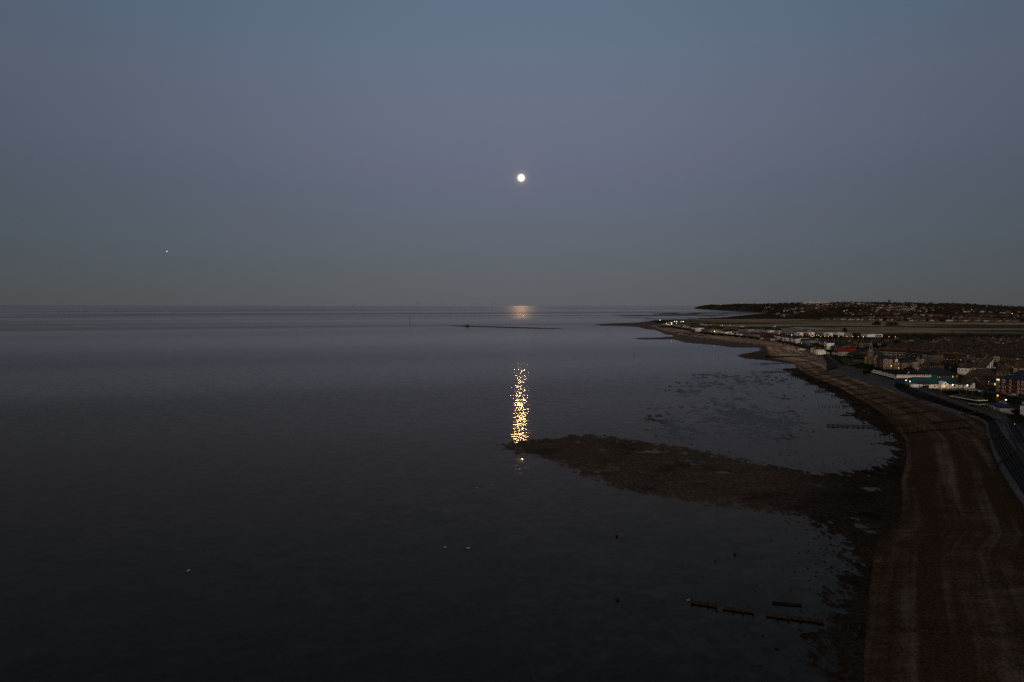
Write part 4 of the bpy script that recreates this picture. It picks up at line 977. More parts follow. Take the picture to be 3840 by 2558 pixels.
# --- white campus
def campus(A, B, dp, z0, h, lb, front=((.1,.6),), side=True, legs=True, wm=WHITE):
    S = Site('campus_block', lb, 'school building', A, B, 2.6, 'white modern campus blocks'); k = S.w
    S.part('wall', wm, lambda m: m.box(0,k,0,dp,z0,z0+h))
    for a, c in front: S.part('strip_window', GLASS, lambda m: m.box(k*a,k*c,-.15,-.02,z0+h*.25,z0+h*.75))
    if legs: S.part('leg_wall', wm, lambda m: m.box(k*.8,k*.97,.5,dp-.5,0,z0-.02)); 
    S.part('undercroft', M('shaded_brick', (.03,.024,.02), .95, .0), lambda m: m.box(k*.05,k*.78,3,dp-.6,0,z0-.02))
    S.part('roof_plant', GREYW, lambda m: m.box(k*.1,k*.3,dp*.4,dp*.7,z0+h,z0+h+1.2))
    return S
CSD = M('campus_shade_side', (.22,.235,.26), .8, .1, .1)  # side of the white blocks, its shade put into the wall colour
campus((2980,1264.2), (3012,1264.7), 30, 3.2, 4.6, 'white raised block at the left of the campus with a long window strip', ((.08,.6),))
campus((2943,1262.2), (2979,1264.5), 12, 3.2, 4.6, 'shade-coloured left range of the campus with three dark windows', ((.05,.25),(.38,.66),(.8,.95)), legs=False, wm=CSD)
campus((3034,1264.2), (3055,1264.2), 22, 3.6, 4.6, 'small white cube block on legs at the campus centre', ((.15,.35),))
campus((3091,1264.7), (3124,1264.7), 30, 3.2, 4.6, 'white raised block right of the campus centre', ((.06,.6),))
campus((3056,1262.7), (3090,1264.5), 12, 3.2, 4.6, 'shade-coloured middle range of the campus with dark windows', ((.05,.3),(.45,.68),(.8,.97)), legs=False, wm=CSD)
campus((3144,1265.2), (3166,1265.2), 22, 3.6, 4.6, 'small white cube block on legs at the right of the campus', ((.15,.3),))
campus((3253,1266.7), (3310,1266.7), 34, .6, 5.2, 'widest white campus hall with a window strip at its right end', ((.5,.95),), legs=False)
campus((3229,1263.7), (3252,1266.5), 10, .6, 5.2, 'short grey-white side range joining the widest campus hall', ((.1,.35),), legs=False)
S_ = Site('campus_block', 'black clad campus block with a thin white end frame', 'school building', (3192,1268), (3228,1268), 2.6, 'white modern campus blocks')
S_.part('wall', M('black_cladding', (.018,.014,.013), .9, .05), lambda m: m.box(1,S_.w,0,24,0,8.2)); S_.part('end_frame', CREAM, lambda m: m.box(0,.95,-.3,24,0,8.6))
for a, c, lb in (((3013,1263),(3033,1264),'brown brick campus range between the left blocks'),((3124,1263),(3143,1264),'brown brick campus range between the right blocks')):
    gabled('campus_range', lb, 'school building', a, c, 26, 6.2, .5, DBRICK, TILE, [(5,3)], z=2.6)
gabled('grey_hall', 'square grey box hall behind the campus', 'building', (3027,1251), (3043,1251), 18, 7.5, 1.5, GREYW, NAVY, [], hip=True, z=2.4)
gabled('grey_plant_room', 'small grey block behind the left campus range', 'building', (2986,1250), (3003,1250), 10, 4.2, .6, GREYW, SLATE, [(3,1.5)], z=2.4)
gabled('grey_plant_room', 'small grey block behind the right campus range', 'building', (3094,1252), (3110,1252), 10, 4.2, .6, GREYW, SLATE, [(3,1.5)], z=2.4)
gabled('farm_barn', 'low pale barn on the marsh edge with a grey lean-to', 'barn', (2775,1226), (2792,1226), 10, 3, 1., CREAM, GREYW, [], z=2.3)
gabled('marsh_house', 'isolated house with white and red walls on the marsh edge', 'house', (2900,1226.5), (2910,1226.5), 9, 3.6, 2, CREAM, TILE, [(3,3)], z=2.3)

# --- waterfront houses of the far bay
WF = [ # x0,x1,base y at both ends, h, roof h, wall, roof, windows, hip/axis, label
 ((2477,1210),(2490,1211),3.5,2,CREAM,TILE2,'pale bungalow at the tip of the far promenade','x'), ((2492,1211.5),(2506,1213),3.5,2,CREAM,TILE,'second bungalow beside the tip trees','x'),
 ((2484,1218),(2500,1221),4,2,WHITE,TILE2,'low white chalet just behind the rock revetment','x'), ((2518,1221.5),(2527,1223.5),4,2.5,CREAM,TILE,'cream cottage under the bright lamp','x'),
 ((2528,1224),(2546,1227.5),4,2.,WHITE,SLATE,'long pale house row next to the bright lamp','x'), ((2547,1228),(2558,1230),5,2,GREYW,SLATE,'grey flat-topped house on the far front','x'),
 ((2560,1230.5),(2578,1234),7.5,.6,WHITE,GREYW,'white three-bay house on the far front','f'), ((2579,1234),(2592,1236.5),5,3.5,CREAM,TILE2,'brown gabled house beside the white three-bay house','y'),
 ((2607,1244.5),(2620,1245.5),10,.5,WHITE,GREYW,'tall plain white house alone on the far front','f'), ((2624,1245),(2644,1246.5),7.5,1,DBRICK,TILE2,'brown flat-topped building with a little turret','f'),
 ((2656,1247.5),(2669,1249.5),6.5,1,CREAM,GREYW,'pale house with grey panels left of the lit window','f'), ((2669.5,1249.5),(2682,1251),7,1,CREAM,GREYW,'cream house with one warm lit window','f'),
 ((2684,1249),(2690,1250),5,2.5,WHITE,TILE2,'first small white-dormered cottage','y'), ((2692,1250),(2698,1251),5,2.5,CREAM,TILE2,'second small dormered cottage','y'), ((2700,1250.5),(2707,1252),5,2.5,WHITE,TILE2,'third small dormered cottage','y'), ((2709,1252),(2721,1253.5),5,2.5,WHITE,TILE2,'wider white dormered cottage','x'),
 ((2727,1255.5),(2740,1256.5),3,1.2,WHITE,TILE2,'low white beach pavilion with dark roof','x'), ((2750,1257.5),(2759,1258.5),2.6,2,CREAM,TILE2,'small dark roofed hut','x'),
 ((2761,1258.5),(2777,1260.5),4.5,3,WHITE,TILE2,'white house with four dark windows','x'), ((2779,1260),(2790,1261),3.5,3.5,GREYW,TILE2,'house with a long sloping white roof edge','y'), ((2793,1261),(2801,1262),3.5,3.5,GREYW,TILE2,'steep dark roofed house with pale verge','y'),
 ((2803,1262),(2822,1264.5),5.5,4.,YBRICK,TILE2,'yellow-brown gabled house beside the low white block','y'), ((2826,1264.5),(2842,1266.5),4.2,.6,CREAM,GREYW,'long low cream block left of the red terrace','f'),
 ((2988,1289.5),(3002,1292),11,3,CREAM,NAVY,'cream hotel with warm lit upper floor','h'), ((3002.5,1292),(3016,1294.5),9.5,1,DBRICK,SLATE,'brown balconied house with a glowing ground floor','f'), ((3017,1295),(3027,1297),9,1.2,GREYW,SLATE,'pale grey house beside the blue one','f'), ((3027.5,1297),(3034,1298.5),9,1.2,TURQ,SLATE,'pale blue-green house on the bay front','f'),
 ((3036,1293.5),(3054,1297),6,3,DBRICK,TILE2,'brown house with tall window bays','x'), ((3055,1297),(3062,1299),8,2.,TURQ,SLATE,'light blue tower-like house','h'), ((3063,1288),(3071,1288),7,.5,WHITE,GREYW,'small white square roof house','f'),
 ((3064,1301),(3077,1304),7,2.5,DBRICK,TILE2,'brown house behind the autumn trees','x'), ((3078,1309),(3089,1312),11,3,GREYW,SLATE,'grey turreted bay house','y'), ((3089.5,1312),(3100,1314),11,3,WHITE,SLATE,'white turreted bay house','y'),
 ((3105,1309),(3124,1307),9.5,2.5,PINK,TILE2,'large pink rendered house with a blank gable','x'), ((3113,1315),(3124,1318),5,3,DBRICK,SLATE,'dark gabled house below the pink wall','y'),
 ((3125,1319),(3138,1321.5),11,3,M('stone_grey', (.10,.094,.082), .9, .05),TILE2,'tall grey stone terrace, left part','x'), ((3138.5,1321.5),(3157,1325),10,3,M('stone_grey', None),TILE2,'tall grey stone terrace, right part','x'),
 ((3162,1323),(3171,1325),8,2,GREYW,TILE2,'narrow white-fronted house left of the red one','x'), ((3173,1328),(3181,1329.5),8,1,REDP,TILE2,'red fronted house with white window bays','f'), ((3182,1329.5),(3206,1325),7.5,1,REDP,TILE2,'bright red blank side wall','f'),
 ((3040,1325),(3046,1327),8,1.5,WHITE,SLATE,'first white stepped house by the harbour wall','h'), ((3047,1328),(3053,1330),7.5,1.5,TURQ,SLATE,'second pale stepped house by the harbour wall','h'), ((3053.5,1331),(3060,1333),7.5,1.5,WHITE,SLATE,'third white stepped house by the harbour wall','h'), ((3061,1333),(3067.5,1334),6,.5,WHITE,GREYW,'white square block at the head of the harbour wall','f'),
 ((3079,1333),(3111,1333),3.6,4.2,CREAM,TILE2,'wide cream hall with a dark pointed roof','h'), ((3119,1333),(3140,1335),3.6,.5,CREAM,GREYW,'low cream garage with white doors','f'), ((3141,1336.5),(3156,1338),5.5,.5,CREAM,GREYW,'plain cream cube with a dark mark','f'), ((3157,1332),(3180,1334),2.6,.4,WHITE,GREYW,'long low white wall building under the red house','f'),
 ((2993,1315),(3018,1316.5),2.2,.4,WHITE,CREAM,'low pale roofed boat store on the beach','f'), ((3019,1317),(3034,1319),2.2,1.6,DBRICK,TILE,'small brown roofed club house on the beach','x'),
 ((3229,1306),(3246,1306),7,3,DBRICK,TILE2,'dark house with a pale triangular gable behind the church','y'), ((3282,1311),(3303,1311),5.5,4,TILE2,TILE2,'house with a cream triangular gable right of the spire','y'), ((3276,1296),(3289,1297),8,3,CREAM,TILE2,'cream house with a chimney above the spire','y'),
 ((3206,1334),(3222,1338),6,4,DBRICK,SLATE,'dark brick house beside the red wall','y'), ((3175,1337),(3200,1342),4,2,DARKW,SLATE,'black boarded shed near the promenade','x')]
for i, (A, B, h, rh, wm, rm, lb, kd) in enumerate(WF):
    dy_ = 1.5 if A[0] < 2980 else 3.; h *= .74; rh *= .7
    A = (A[0], A[1]-dy_); B = (B[0], B[1]-dy_)
    S = Site('seafront_house', lb, 'house', A, B, 2.8 if A[1] < 1240 else ZG if A[1] > 1285 else 4.4); k = S.w; dp = 9 if k < 14 else 12
    S.part('wall', wm, lambda m: m.box(0,k,0,dp,0,h))
    if kd == 'x': r = S.part('roof', rm, lambda m: m.prism(0,k,0,dp,h+.02,h+rh,'x',0,.2))
    elif kd == 'y':
        r = S.part('roof', rm, lambda m: m.prism(0,k,0,dp,h+.02,h+rh,'y',0,.2)); S.part('gable', (CREAM if 'triangular' in lb else wm), lambda m: m.prism(0,k,-.22,.2,h,h+rh-.1,'y'))
    elif kd == 'h': r = S.part('roof', rm, lambda m: m.hip(0,k,0,dp,h+.01,h+rh,0,.2))
    else: r = S.part('roof', rm, lambda m: m.box(-.1,k+.1,-.1,dp+.1,h+.01,h+rh*.4+.1))
    if kd != 'f' and h > 4.5: chim(r, k*.15, dp/2, h+rh*.5, h+rh+1.1, 1.1, None, 2)
    if 'blank' not in lb and 'plain' not in lb and 'wide cream' not in lb:
        nf = max(1, int(h/2.5)); ncol = max(1, int(k/3.2))
        for f in range(nf):
            for j, xx in enumerate(lin(0, k, ncol)):
                S.win(xx, .6+f*2.5, 1.1, 1.4, bars=False, lit=(('lit window' in lb and f == 0 and j == ncol-1) or ('glowing' in lb and f == 0 and j == 1) or ('warm lit upper' in lb and f == nf-1 and j == ncol-1)), fm=(CREAM if wm in (WHITE, CREAM) else None))

# red balconied terrace and the white crescent: house by house
def terrace_line(A, B, n, h, rh, wm, rm, name, lbs, group, dp=10, z=4.7, style='plain', z2=None):
    a_, c_ = G(A[0], A[1], z), G(B[0], B[1], z)
    for i in range(n):
        p, q = a_.lerp(c_, i/n), a_.lerp(c_, (i+1)/n-.0015); d = q-p
        r = empty(name, p, math.atan2(d.y, d.x)); k = d.length; tag(r, lbs[i] if len(lbs) > 1 else lbs[0].replace('#', ordw(i)), 'house', group)
        wmi = wm[i % len(wm)]
        MB().box(0,k,0,dp,0,h).build('wall', [wmi], r); rr = MB().prism(0,k,-.15,dp+.2,h+.01,h+rh,'x').build('roof', [rm], r)
        chim(rr, k-.6, dp/2, h+rh*.5, h+rh+1.2, 1.1, DBRICK if style != 'red' else YBRICK, 3)
        if style == 'red':
            for f in (2.3,4.7): MB().box(.2,k-.2,-1.2,0,f,f+.15).box(.2,k-.2,-1.2,-1.1,f+.15,f+1.0).build('balcony', [M('dark_rail', (.04,.025,.02), .9, .05)], r)
        ws = [(k*.27,.6,1.1,1.7),(k*.73,.6,1.,2.0)]+[(k*x_,f,1.0,1.7) for f in ((3.4,6.) if h > 7.5 else (3.4,)) for x_ in (.27,.73)]
        for j, (x_, z_, w_, h_) in enumerate(ws):
            cached('door' if j == 1 else 'window', ('tl', round(w_, 1), round(h_, 1), j == 1), [DBRICK if j == 1 else FRAME, GLASS], lambda m, w_=w_, h_=h_: (m.box(-w_/2-.08,w_/2+.08,-.1,0,-.05,h_+.1,0), m.box(-w_/2,w_/2,-.11,-.101,0,h_,1)), r, (x_, 0, z_))
PR = M('pink_red_brick', (.15,.085,.07), .9, .05)
terrace_line((2850,1266.5), (2903,1273), 6, 7.2, 1.6, [PR], TILE2, 'balcony_house', ['left end red-brick balconied house','second red balconied house from the left','third red balconied house','fourth red balconied house','fifth red balconied house','right end red balconied house next to the white crescent'], 'red balconied terrace', style='red')
terrace_line((2904,1273.5), (2986,1286.5), 13, 6.0, 2.0, [WHITE,CREAM,WHITE,WHITE,GREYW], TILE2, 'white_terraced_house', ['# house from the left end of the white seafront crescent'], 'white houses of the seafront crescent')
# gabled grey homes behind
def ngable(x, y, w, h, rh, mat, lb, dp=14):
    h *= .78; rh *= .78
    S = Site('gabled_home', lb, 'house', (x-w/2, y), (x+w/2, y), 2.8, 'new gabled homes behind the seafront'); k = S.w
    S.part('wall', mat, lambda m: m.box(0,k,0,dp,0,h)); S.part('gable', mat, lambda m: m.prism(0,k,-.25,.2,h,h+rh-.1,'y')); S.part('roof', NAVY, lambda m: m.prism(0,k,0,dp,h+.02,h+rh,'y',0,.25))
    for f in range(max(1, int(h/3))): S.win(k/2, .8+f*3, 1.4, 1.5, bars=False, fm=mat)
for i, x_ in enumerate((2729,2738,2747,2756.5,2765)): ngable(x_, 1246.5+i*.4, 8.6, 4.6, 4.6, SAGE, ['leftmost small sage gable','second sage gable from the left','third sage gable','fourth sage gable','rightmost sage gable'][i]+' of the row of five')
for i, x_ in enumerate((2780,2787,2793,2799)): ngable(x_, 1242+i*.1, 6.2, 5, 4, LILAC, ['leftmost lilac gable','second lilac gable','third lilac gable','rightmost lilac gable'][i]+' of the row of four')
for i, (x_, w_) in enumerate(((2808,9),(2815.5,5),(2822,9))): ngable(x_, 1244.5, w_, 7.5, 5.5, SAGE, ['tall left gable of the big sage block','narrow middle gable of the big sage block','tall right gable of the big sage block'][i])
gabled('long_house', 'long sage block with slate roof right of the tall gables', 'house', (2827,1244.5), (2838,1245), 12, 5, 5, SAGE, NAVY, [(3,1)], z=2.8)
for i, x_ in enumerate((2842,2848.5,2854)): ngable(x_, 1243+i*.3, 6, 5.5, 4, LILAC, ['left of three lilac gables near the long slate roof','middle of three lilac gables near the long slate roof','right of three lilac gables near the long slate roof'][i])
gabled('long_house', 'long cream block with dark roof and tiny dormers', 'house', (2858,1245), (2877,1246), 12, 4.5, 4.5, CREAM, NAVY, [(6,1)], z=2.8)
for i, x_ in enumerate((2893,2903)): ngable(x_, 1248.5, 9, 7, 4.5, WHITE, ['left white double-gable home','right white double-gable home'][i])
for i, x_ in enumerate((2919,2927)): ngable(x_, 1250, 7.5, 8, 4.5, SAGE, ['left of two tall grey gables beside the campus','right of two tall grey gables beside the campus'][i])

# ------------------------------------------------------------------ trees
def bare_crown(seed, R_=4., H_=9., n=520):
    rnd = random.Random(seed); mb = MB()
    cl = [(rnd.gauss(0,.42)*R_, rnd.gauss(0,.42)*R_, H_*rnd.uniform(.45,.95)) for _ in range(16)]
    for c in cl: mb.bar((0,0,H_*.3), c, .14, 0, 3, .04)
    for i in range(n):
        c = rnd.choice(cl); p = Vector((c[0]+rnd.gauss(0,1)*R_*.26, c[1]+rnd.gauss(0,1)*R_*.26, c[2]+rnd.gauss(0,1)*H_*.09))
        d = (p-Vector((0,0,H_*.25))).normalized()+Vector((rnd.gauss(0,.5),rnd.gauss(0,.5),rnd.gauss(0,.3))); d.normalize(); s = rnd.uniform(.5,1.3)
        q = d.orthogonal().normalized()*rnd.uniform(.05,.12); mb.quad(p-q, p+q, p+d*s+q*.3, p+d*s-q*.3)
    return mb
def leaf_crown(seed, R_=3.5, H_=8., n=900, base=.18):
    rnd = random.Random(seed); mb = MB(); cl = [(Vector((rnd.gauss(0,.45)*R_, rnd.gauss(0,.45)*R_, H_*rnd.uniform(base+.12,.9))), rnd.uniform(.25,.5)*R_) for _ in range(14)]
    for i in range(n):
        c, r_ = rnd.choice(cl); v = Vector((rnd.gauss(0,1),rnd.gauss(0,1),rnd.gauss(0,.8))).normalized()*r_*rnd.uniform(.6,1.1); p = c+v
        a = v.normalized().orthogonal().normalized(); w = v.normalized().cross(a); s = rnd.uniform(.22,.5)
        mb.quad(p-a*s-w*s*.6, p+a*s-w*s*.6, p+a*s*.6+w*s, p-a*s*.6+w*s)
    return mb
BARE = M('bare_twigs', (.05,.033,.024), .95, .0, .35, .5); BARK = M('bark', (.05,.038,.028), .95, .0); EVG = M('dark_evergreen', (.016,.022,.010), .95, .0, .5, .8); AUT = M('russet_leaves', (.085,.036,.014), .95, .0, .4, .8); BUSH = M('scrub', (.035,.036,.018), .95, .0, .4, .5)
TM = {}
def tree(kind, p, sc, lb, group=None, name=None):
    if kind not in TM:
        k = {'bare': (bare_crown(3), BARE), 'bare2': (bare_crown(9, 4.6, 10), BARE), 'ever': (leaf_crown(5, 3.6, 9, 1100), EVG), 'russet': (leaf_crown(6, 4., 6.5, 900), AUT), 'bush': (leaf_crown(8, 3., 3.2, 500, .0), BUSH), 'hedge': (leaf_crown(11, 3., 2.2, 400, -.05), EVG)}[kind]
        r = empty({'bare':'bare_tree','bare2':'bare_tree','ever':'evergreen_tree','russet':'russet_tree','bush':'bush','hedge':'bush'}[kind], p)
        k[0].build('crown', [k[1]], r); MB().bar((0,0,-.5),(0,0,3.5 if kind not in ('bush','hedge') else 1.2),.26,0,6,.14).build('trunk', [BARK], r)
        TM[kind] = r
    else:
        r = copy_tree(TM[kind]); r.location = p
    r.scale = (sc*random.uniform(.9,1.15), sc*random.uniform(.9,1.15), sc); r.rotation_euler.z = random.uniform(0, 6.28)
    tag(r, lb, 'tree' if kind not in ('bush','hedge') else 'bush', group); return r
# --- terraces of the inland streets
def town_house_mesh(key, wm, cm, w=5.4, dp=8.5, h=5.4, rh=2.9, ch=True):
    def fn(m):
        m.box(0,w-.02,0,dp,0,h,0); m.prism(0,w-.02,-.15,dp+.15,h+.01,h+rh,'x',1)
        m.box(w*.15,w*.6,dp,dp+4.5,0,3.6,0); m.prism(w*.12,w*.63,dp,dp+4.6,3.61,5.2,'y',1)
        if ch: m.box(w-.75,w-.05,dp*.42,dp*.62,h+rh*.6,h+rh+1.0,2)
        for i in range(3 if ch else 0): m.box(w-.7+i*.22,w-.56+i*.22,dp*.45,dp*.5,h+rh+1.0,h+rh+1.5,4)
        for z_, hh in ((.7,1.5),(3.3,1.4)):
            m.box(w*.16,w*.46,-.12,0,z_,z_+hh,5); m.box(w*.2,w*.42,-.14,-.121,z_+.12,z_+hh-.12,3)
        m.box(w*.64,w*.84,-.1,0,.2,2.2,5); m.box(w*.64,w*.84,-.12,0,3.3,4.7,5); m.box(w*.67,w*.81,-.14,-.121,3.42,4.58,3)
    return fn
WM = [DBRICK, YBRICK, CREAM, BRICK, GREYW, DBRICK, WHITE, DBRICK]
u = (G(3830,1345,ZG)-G(3290,1322,ZG)); u.z = 0; u.normalize(); nrm = Vector((-u.y, u.x, 0))
if nrm.y < 0: nrm = -nrm
yaw = math.atan2(u.y, u.x)
def to_px(p):
    v = p-Vector((0,0,CAMH)); cy = v.y*math.cos(PITCH)-v.z*math.sin(PITCH); cz = v.y*math.sin(PITCH)+v.z*math.cos(PITCH)
    return 1920+FPX*v.x/cy, 1279-FPX*cz/cy
town_px = [(3292,1336),(3300,1322),(3282,1300),(3225,1306),(3170,1300),(3130,1293),(3100,1289),(3330,1289),(3420,1285),(3900,1285),(4300,1290),(4300,1380),(3800,1372),(3735,1362),(3640,1372),(3500,1352),(3400,1342)]
TP = np.array([[G(a, c, ZG).x, G(a, c, ZG).y] for a, c in town_px])
org = G(3290,1334,ZG); cand = []
for rI in range(-2, 30):
    offy = rI*19.5+(3.5 if rI % 2 else 0)
    for cI in range(-60, 110):
        p = org+nrm*offy+u*(cI*5.4)
        if (cI % 17) == 13 or ((cI//17+rI) % 7 == 5): continue
        cand.append((p, rI, cI))
cp_ = np.array([[c[0].x, c[0].y] for c in cand]); ins = sdf(cp_, TP)
cand = [c for c, q in zip(cand, ins) if q > 3]
cand.sort(key=lambda c: c[0].length)
vis = [c for c in cand if -200 < to_px(c[0])[0] < 3870]; rest = [c for c in cand if to_px(c[0])[0] >= 3870]
kind_names = ['brown brick','yellow brick','cream','red brick','grey','brown brick','white','brown brick']
near_w = {'brown brick':'brown-brick','yellow brick':'yellow-brick','cream':'cream','red brick':'red-brick','grey':'grey-rendered','white':'white'}
def row_word(r): return f'{ordw(max(0, r+2))} street back from the flats'
def wall_of(rI, cI): return (cI//5*7+rI*3+(cI*2654435761 >> 7) % 3) % 8
NIND = 250
rowpos = {}
for q in sorted(vis[:NIND], key=lambda c: to_px(c[0])[0]): rowpos.setdefault(q[1], []).append(q[2])
for p, rI, cI in vis[:NIND]:
    kI = wall_of(rI, cI); roofm = [TILE2, TILE, SLATE, TILE2][(rI*5+cI//3*7) % 4]; vr = (cI*7+rI*3) % 5
    o = cached('terraced_house', ('th', kI, roofm.name, vr), [WM[kI], roofm, DBRICK, GLASS, OCHRE if vr < 2 else DBRICK, CREAM], town_house_mesh(0, None, None, h=5.2+.25*vr, rh=2.5+.25*((vr*3) % 5), ch=vr not in (1, 3), dp=8.2+.2*vr), None, p + Vector((0,0,random.uniform(-.3,.3))), yaw+random.uniform(-.012,.012))
    o.scale.x = random.uniform(.97,1.); 
    tag(o, f'{near_w[kind_names[kI]]} house, {ordw(rowpos[rI].index(cI))} from the left in the {row_word(rI)}', 'house', 'terraced houses of the inland streets')
mb = MB(); order = [DBRICK, TILE2, M('dull_stack', (.08,.053,.034), .95, .0), GLASS, CREAM, WHITE, TILE, YBRICK, SLATE, GREYW, M('pale_old_roof', (.13,.095,.072), .9, .05)]
def add_simple(mb, p, c, s, w, dp, h, rh, wi, ri, ci, ch=True):
    n0 = len(mb.V)
    mb.box(0,w,0,dp,0,h,wi); mb.prism(0,w,-.15,dp+.15,h+.01,h+rh,'x',ri)
    if ch: mb.box(w-.9,w-.15,dp*.42,dp*.60,h+rh*.6,h+rh+1.1,ci)
    mb.box(w*.2,w*.45,-.1,0,3.3,4.6,4)
    if random.random() < .5: mb.box(w*.1,w*.6,dp,dp+4,0,3.4,wi); mb.prism(w*.1,w*.6,dp,dp+4,3.41,5.0,'y',ri)
    for i in range(n0, len(mb.V)):
        x_, y_, z_ = mb.V[i]; mb.V[i] = (p.x+x_*c-y_*s, p.y+x_*s+y_*c, p.z+z_)
for p, rI, cI in vis[NIND:]+rest[:250]:
    q = vnoise(np.array([p.x/45.]), np.array([p.y/45.]), 5)[0]
    if q < .22: continue
    a = yaw+(math.pi/2 if vnoise(np.array([p.x/90.]), np.array([p.y/90.]), 15)[0] > .62 else 0)+random.uniform(-.05,.05)
    pp = p+Vector((random.uniform(-1.5,1.5), random.uniform(-4,4), random.uniform(-.3,.3)))
    add_simple(mb, pp, math.cos(a), math.sin(a), random.uniform(5.2,6.5), random.uniform(7.5,9.5), random.uniform(4.9,6.2), random.uniform(2.2,3.4), random.choice([0,0,7,7,4,0,9,5,0]), random.choice([1,6,1,8,6,10]), 2, random.random() < .6)
tag(mb.build('distant_terraces', order), 'mass of small dark terraced roofs reaching back to the marsh', 'terraces', kind='stuff')
for i in range(46):
    x_ = random.uniform(3230,3830); y_ = random.uniform(1288,1332)+max(0,(x_-3400)*.02); tree(random.choice(['bare','bare','bush','ever']), G(x_, y_, ZG), random.uniform(.5,.9), f'{ordw(i)} garden tree among the dark back gardens of the terraces', 'garden trees among the terraces')
# left part of town between crescent and campus
mb = MB()
for i in range(260):
    px = random.uniform(2860, 3180); py = 1270+ (px-2860)*.075+random.uniform(0, 3+(px-2860)*.035)
    p = G(px, py, 3.2); n = Vector((p.x, p.y)); 
    a = yaw+random.choice((0,0,math.pi/2))
    add_simple(mb, p, math.cos(a), math.sin(a), random.uniform(5,9), 8, random.uniform(2.6,3.8), 2.2, random.choice([0,0,0,7,4]), random.choice([1,6,1]), 2)
tag(mb.build('back_street_houses', order), 'crowd of brown roofs between the white crescent and the campus', 'houses', kind='stuff')
for a in [((3538,1278),(3552,1278),'pale low school block at the marsh edge'),((3553,1278.5),(3600,1280),'long pale shed roof at the marsh edge')]:
    gabled('long_shed', a[2], 'shed', a[0], a[1], 12, 4, 1.2, CREAM if 'block' in a[2] else GREYW, GREYW, [])
gabled('bright_house', 'small bright white pair of walls right of the long shed', 'house', (3641,1281), (3649,1281), 8, 4.5, 1, WHITE, GREYW, [])
gabled('pale_row', 'long pale building crossing the rooftops', 'building', (3558,1303), (3596,1305), 9, 7.5, 2, CREAM, SLATE, [(12,3)]); gabled('pale_row', 'lower pale range continuing right of the long pale building', 'building', (3597,1306), (3646,1311), 9, 6, 2, GREYW, SLATE, [(14,2)])
terrace_line((3288,1337.5), (3395,1342.5), 18, 5.6, 2.6, [CREAM,YBRICK,CREAM], TILE2, 'long_terrace_house', ['# cream house from the left of the terrace behind the yellow flats'], 'long terrace behind the yellow flats', z=ZG)
terrace_line((3396,1343), (3464,1349), 12, 5.4, 2.6, [BRICK,BRICK,CREAM], TILE2, 'long_terrace_house', ['# house from the left of the red terrace right of the cream one'], 'red part of the long terrace', z=ZG)
terrace_line((3506,1356), (3614,1362), 17, 5.0, 2.8, [DBRICK,CREAM,DBRICK,WHITE], TILE2, 'long_terrace_house', ['# house from the left in the dark-roofed terrace with a pale strip'], 'terrace with a thin pale strip', z=ZG)
terrace_line((3790,1366), (3850,1372), 8, 5.0, 2.6, [YBRICK], TILE2, 'long_terrace_house', ['# yellow brick house of the bay-windowed terrace at the right edge'], 'bay-windowed terrace at the right edge', z=ZG)

# --- hillside houses
def hill_house(key, wm, rm, w, dp, h, rh):
    def fn(m):
        m.box(-w/2,w/2,-dp/2,dp/2,-3,h,0); m.prism(-w/2,w/2,-dp/2,dp/2,h+.01,h+rh,'x',1,.3); m.box(w*.2,w*.32,-.4,.4,h+rh*.5,h+rh+1,2)
        m.box(-w*.3,-w*.1,-dp/2-.1,-dp/2,.8,2.2,3); m.box(w*.1,w*.3,-dp/2-.1,-dp/2,.8,2.2,3)
    return fn
HW = [M('hill_pale', (.42,.38,.35), .9, .05), M('hill_brick', (.16,.09,.07), .9, .05), M('hill_cream', (.30,.25,.21), .9, .05), M('hill_brown', (.10,.07,.056), .9, .05)]
HR = [TILE, M('hill_tile', (.10,.055,.042), .9, .05), TILE2]
hs = []
for i in range(2600):
    px = random.choice([random.uniform(2850,3640), random.uniform(2980,3500), random.uniform(3580,3960), random.uniform(4000,4600)]); s = random.random()**1.5*.95
    if 3430 < px < 3620 and s > .15 and random.random() < .8: continue
    if px >= 3620 and s > .4: continue
    if px < 3000 and s > .6: continue
    Xd, Yd, Zd = hill_pt(np.array([px]), s); dens = float(vnoise(np.array([Xd[0]/260.]), np.array([Yd[0]/200.]), 12)[0])
    if dens < .36: continue
    hs.append((float(Yd[0]), float(Xd[0]), float(Zd[0]), px))
hs.sort()
ind = [h for h in hs if h[3] < 3850][:280]; oth = [h for h in hs if h not in ind]
for i, (Yd, Xd, Zd, px) in enumerate(ind):
    kI = random.choice([0,0,0,1,1,2,2,3,3]) % 4; rI = random.choice([0,1,1,2]); big = random.random() < .12
    o = cached('hillside_house', ('hh', kI, rI, big), [HW[kI], HR[rI], DBRICK, GLASS], hill_house(0, 0, 0, 22 if big else 11, 9, 5.0, 3.2), None, (Xd, Yd, Zd), random.uniform(-.6,.6))
    zx = [(2950,'behind the white crescent'),(3060,'above the left campus blocks'),(3190,'above the right campus cubes'),(3320,'above the widest campus hall'),(3420,'beyond the marsh thickets'),(3560,'above the bare tree belt'),(3640,'above the long pale shed'),(3730,'near the right edge'),(9999,'at the far right')]
    zone = ('foot' if Zd < 7 else 'lower slope' if Zd < 16 else 'middle slope')+' of the hillside '+next(z_ for x_, z_ in zx if px < x_)
    o.rotation_euler.z *= 1.; side = 'broadside' if abs(o.rotation_euler.z) < .3 else 'turned'
    tag(o, f"{['pale','red-brick','cream','brown'][kI]} {'long' if big else 'small'} {['orange-roofed','brown-roofed','dark-roofed'][rI]} house, {side}, {zone}", 'house', 'houses on the hillside')
mb = MB()
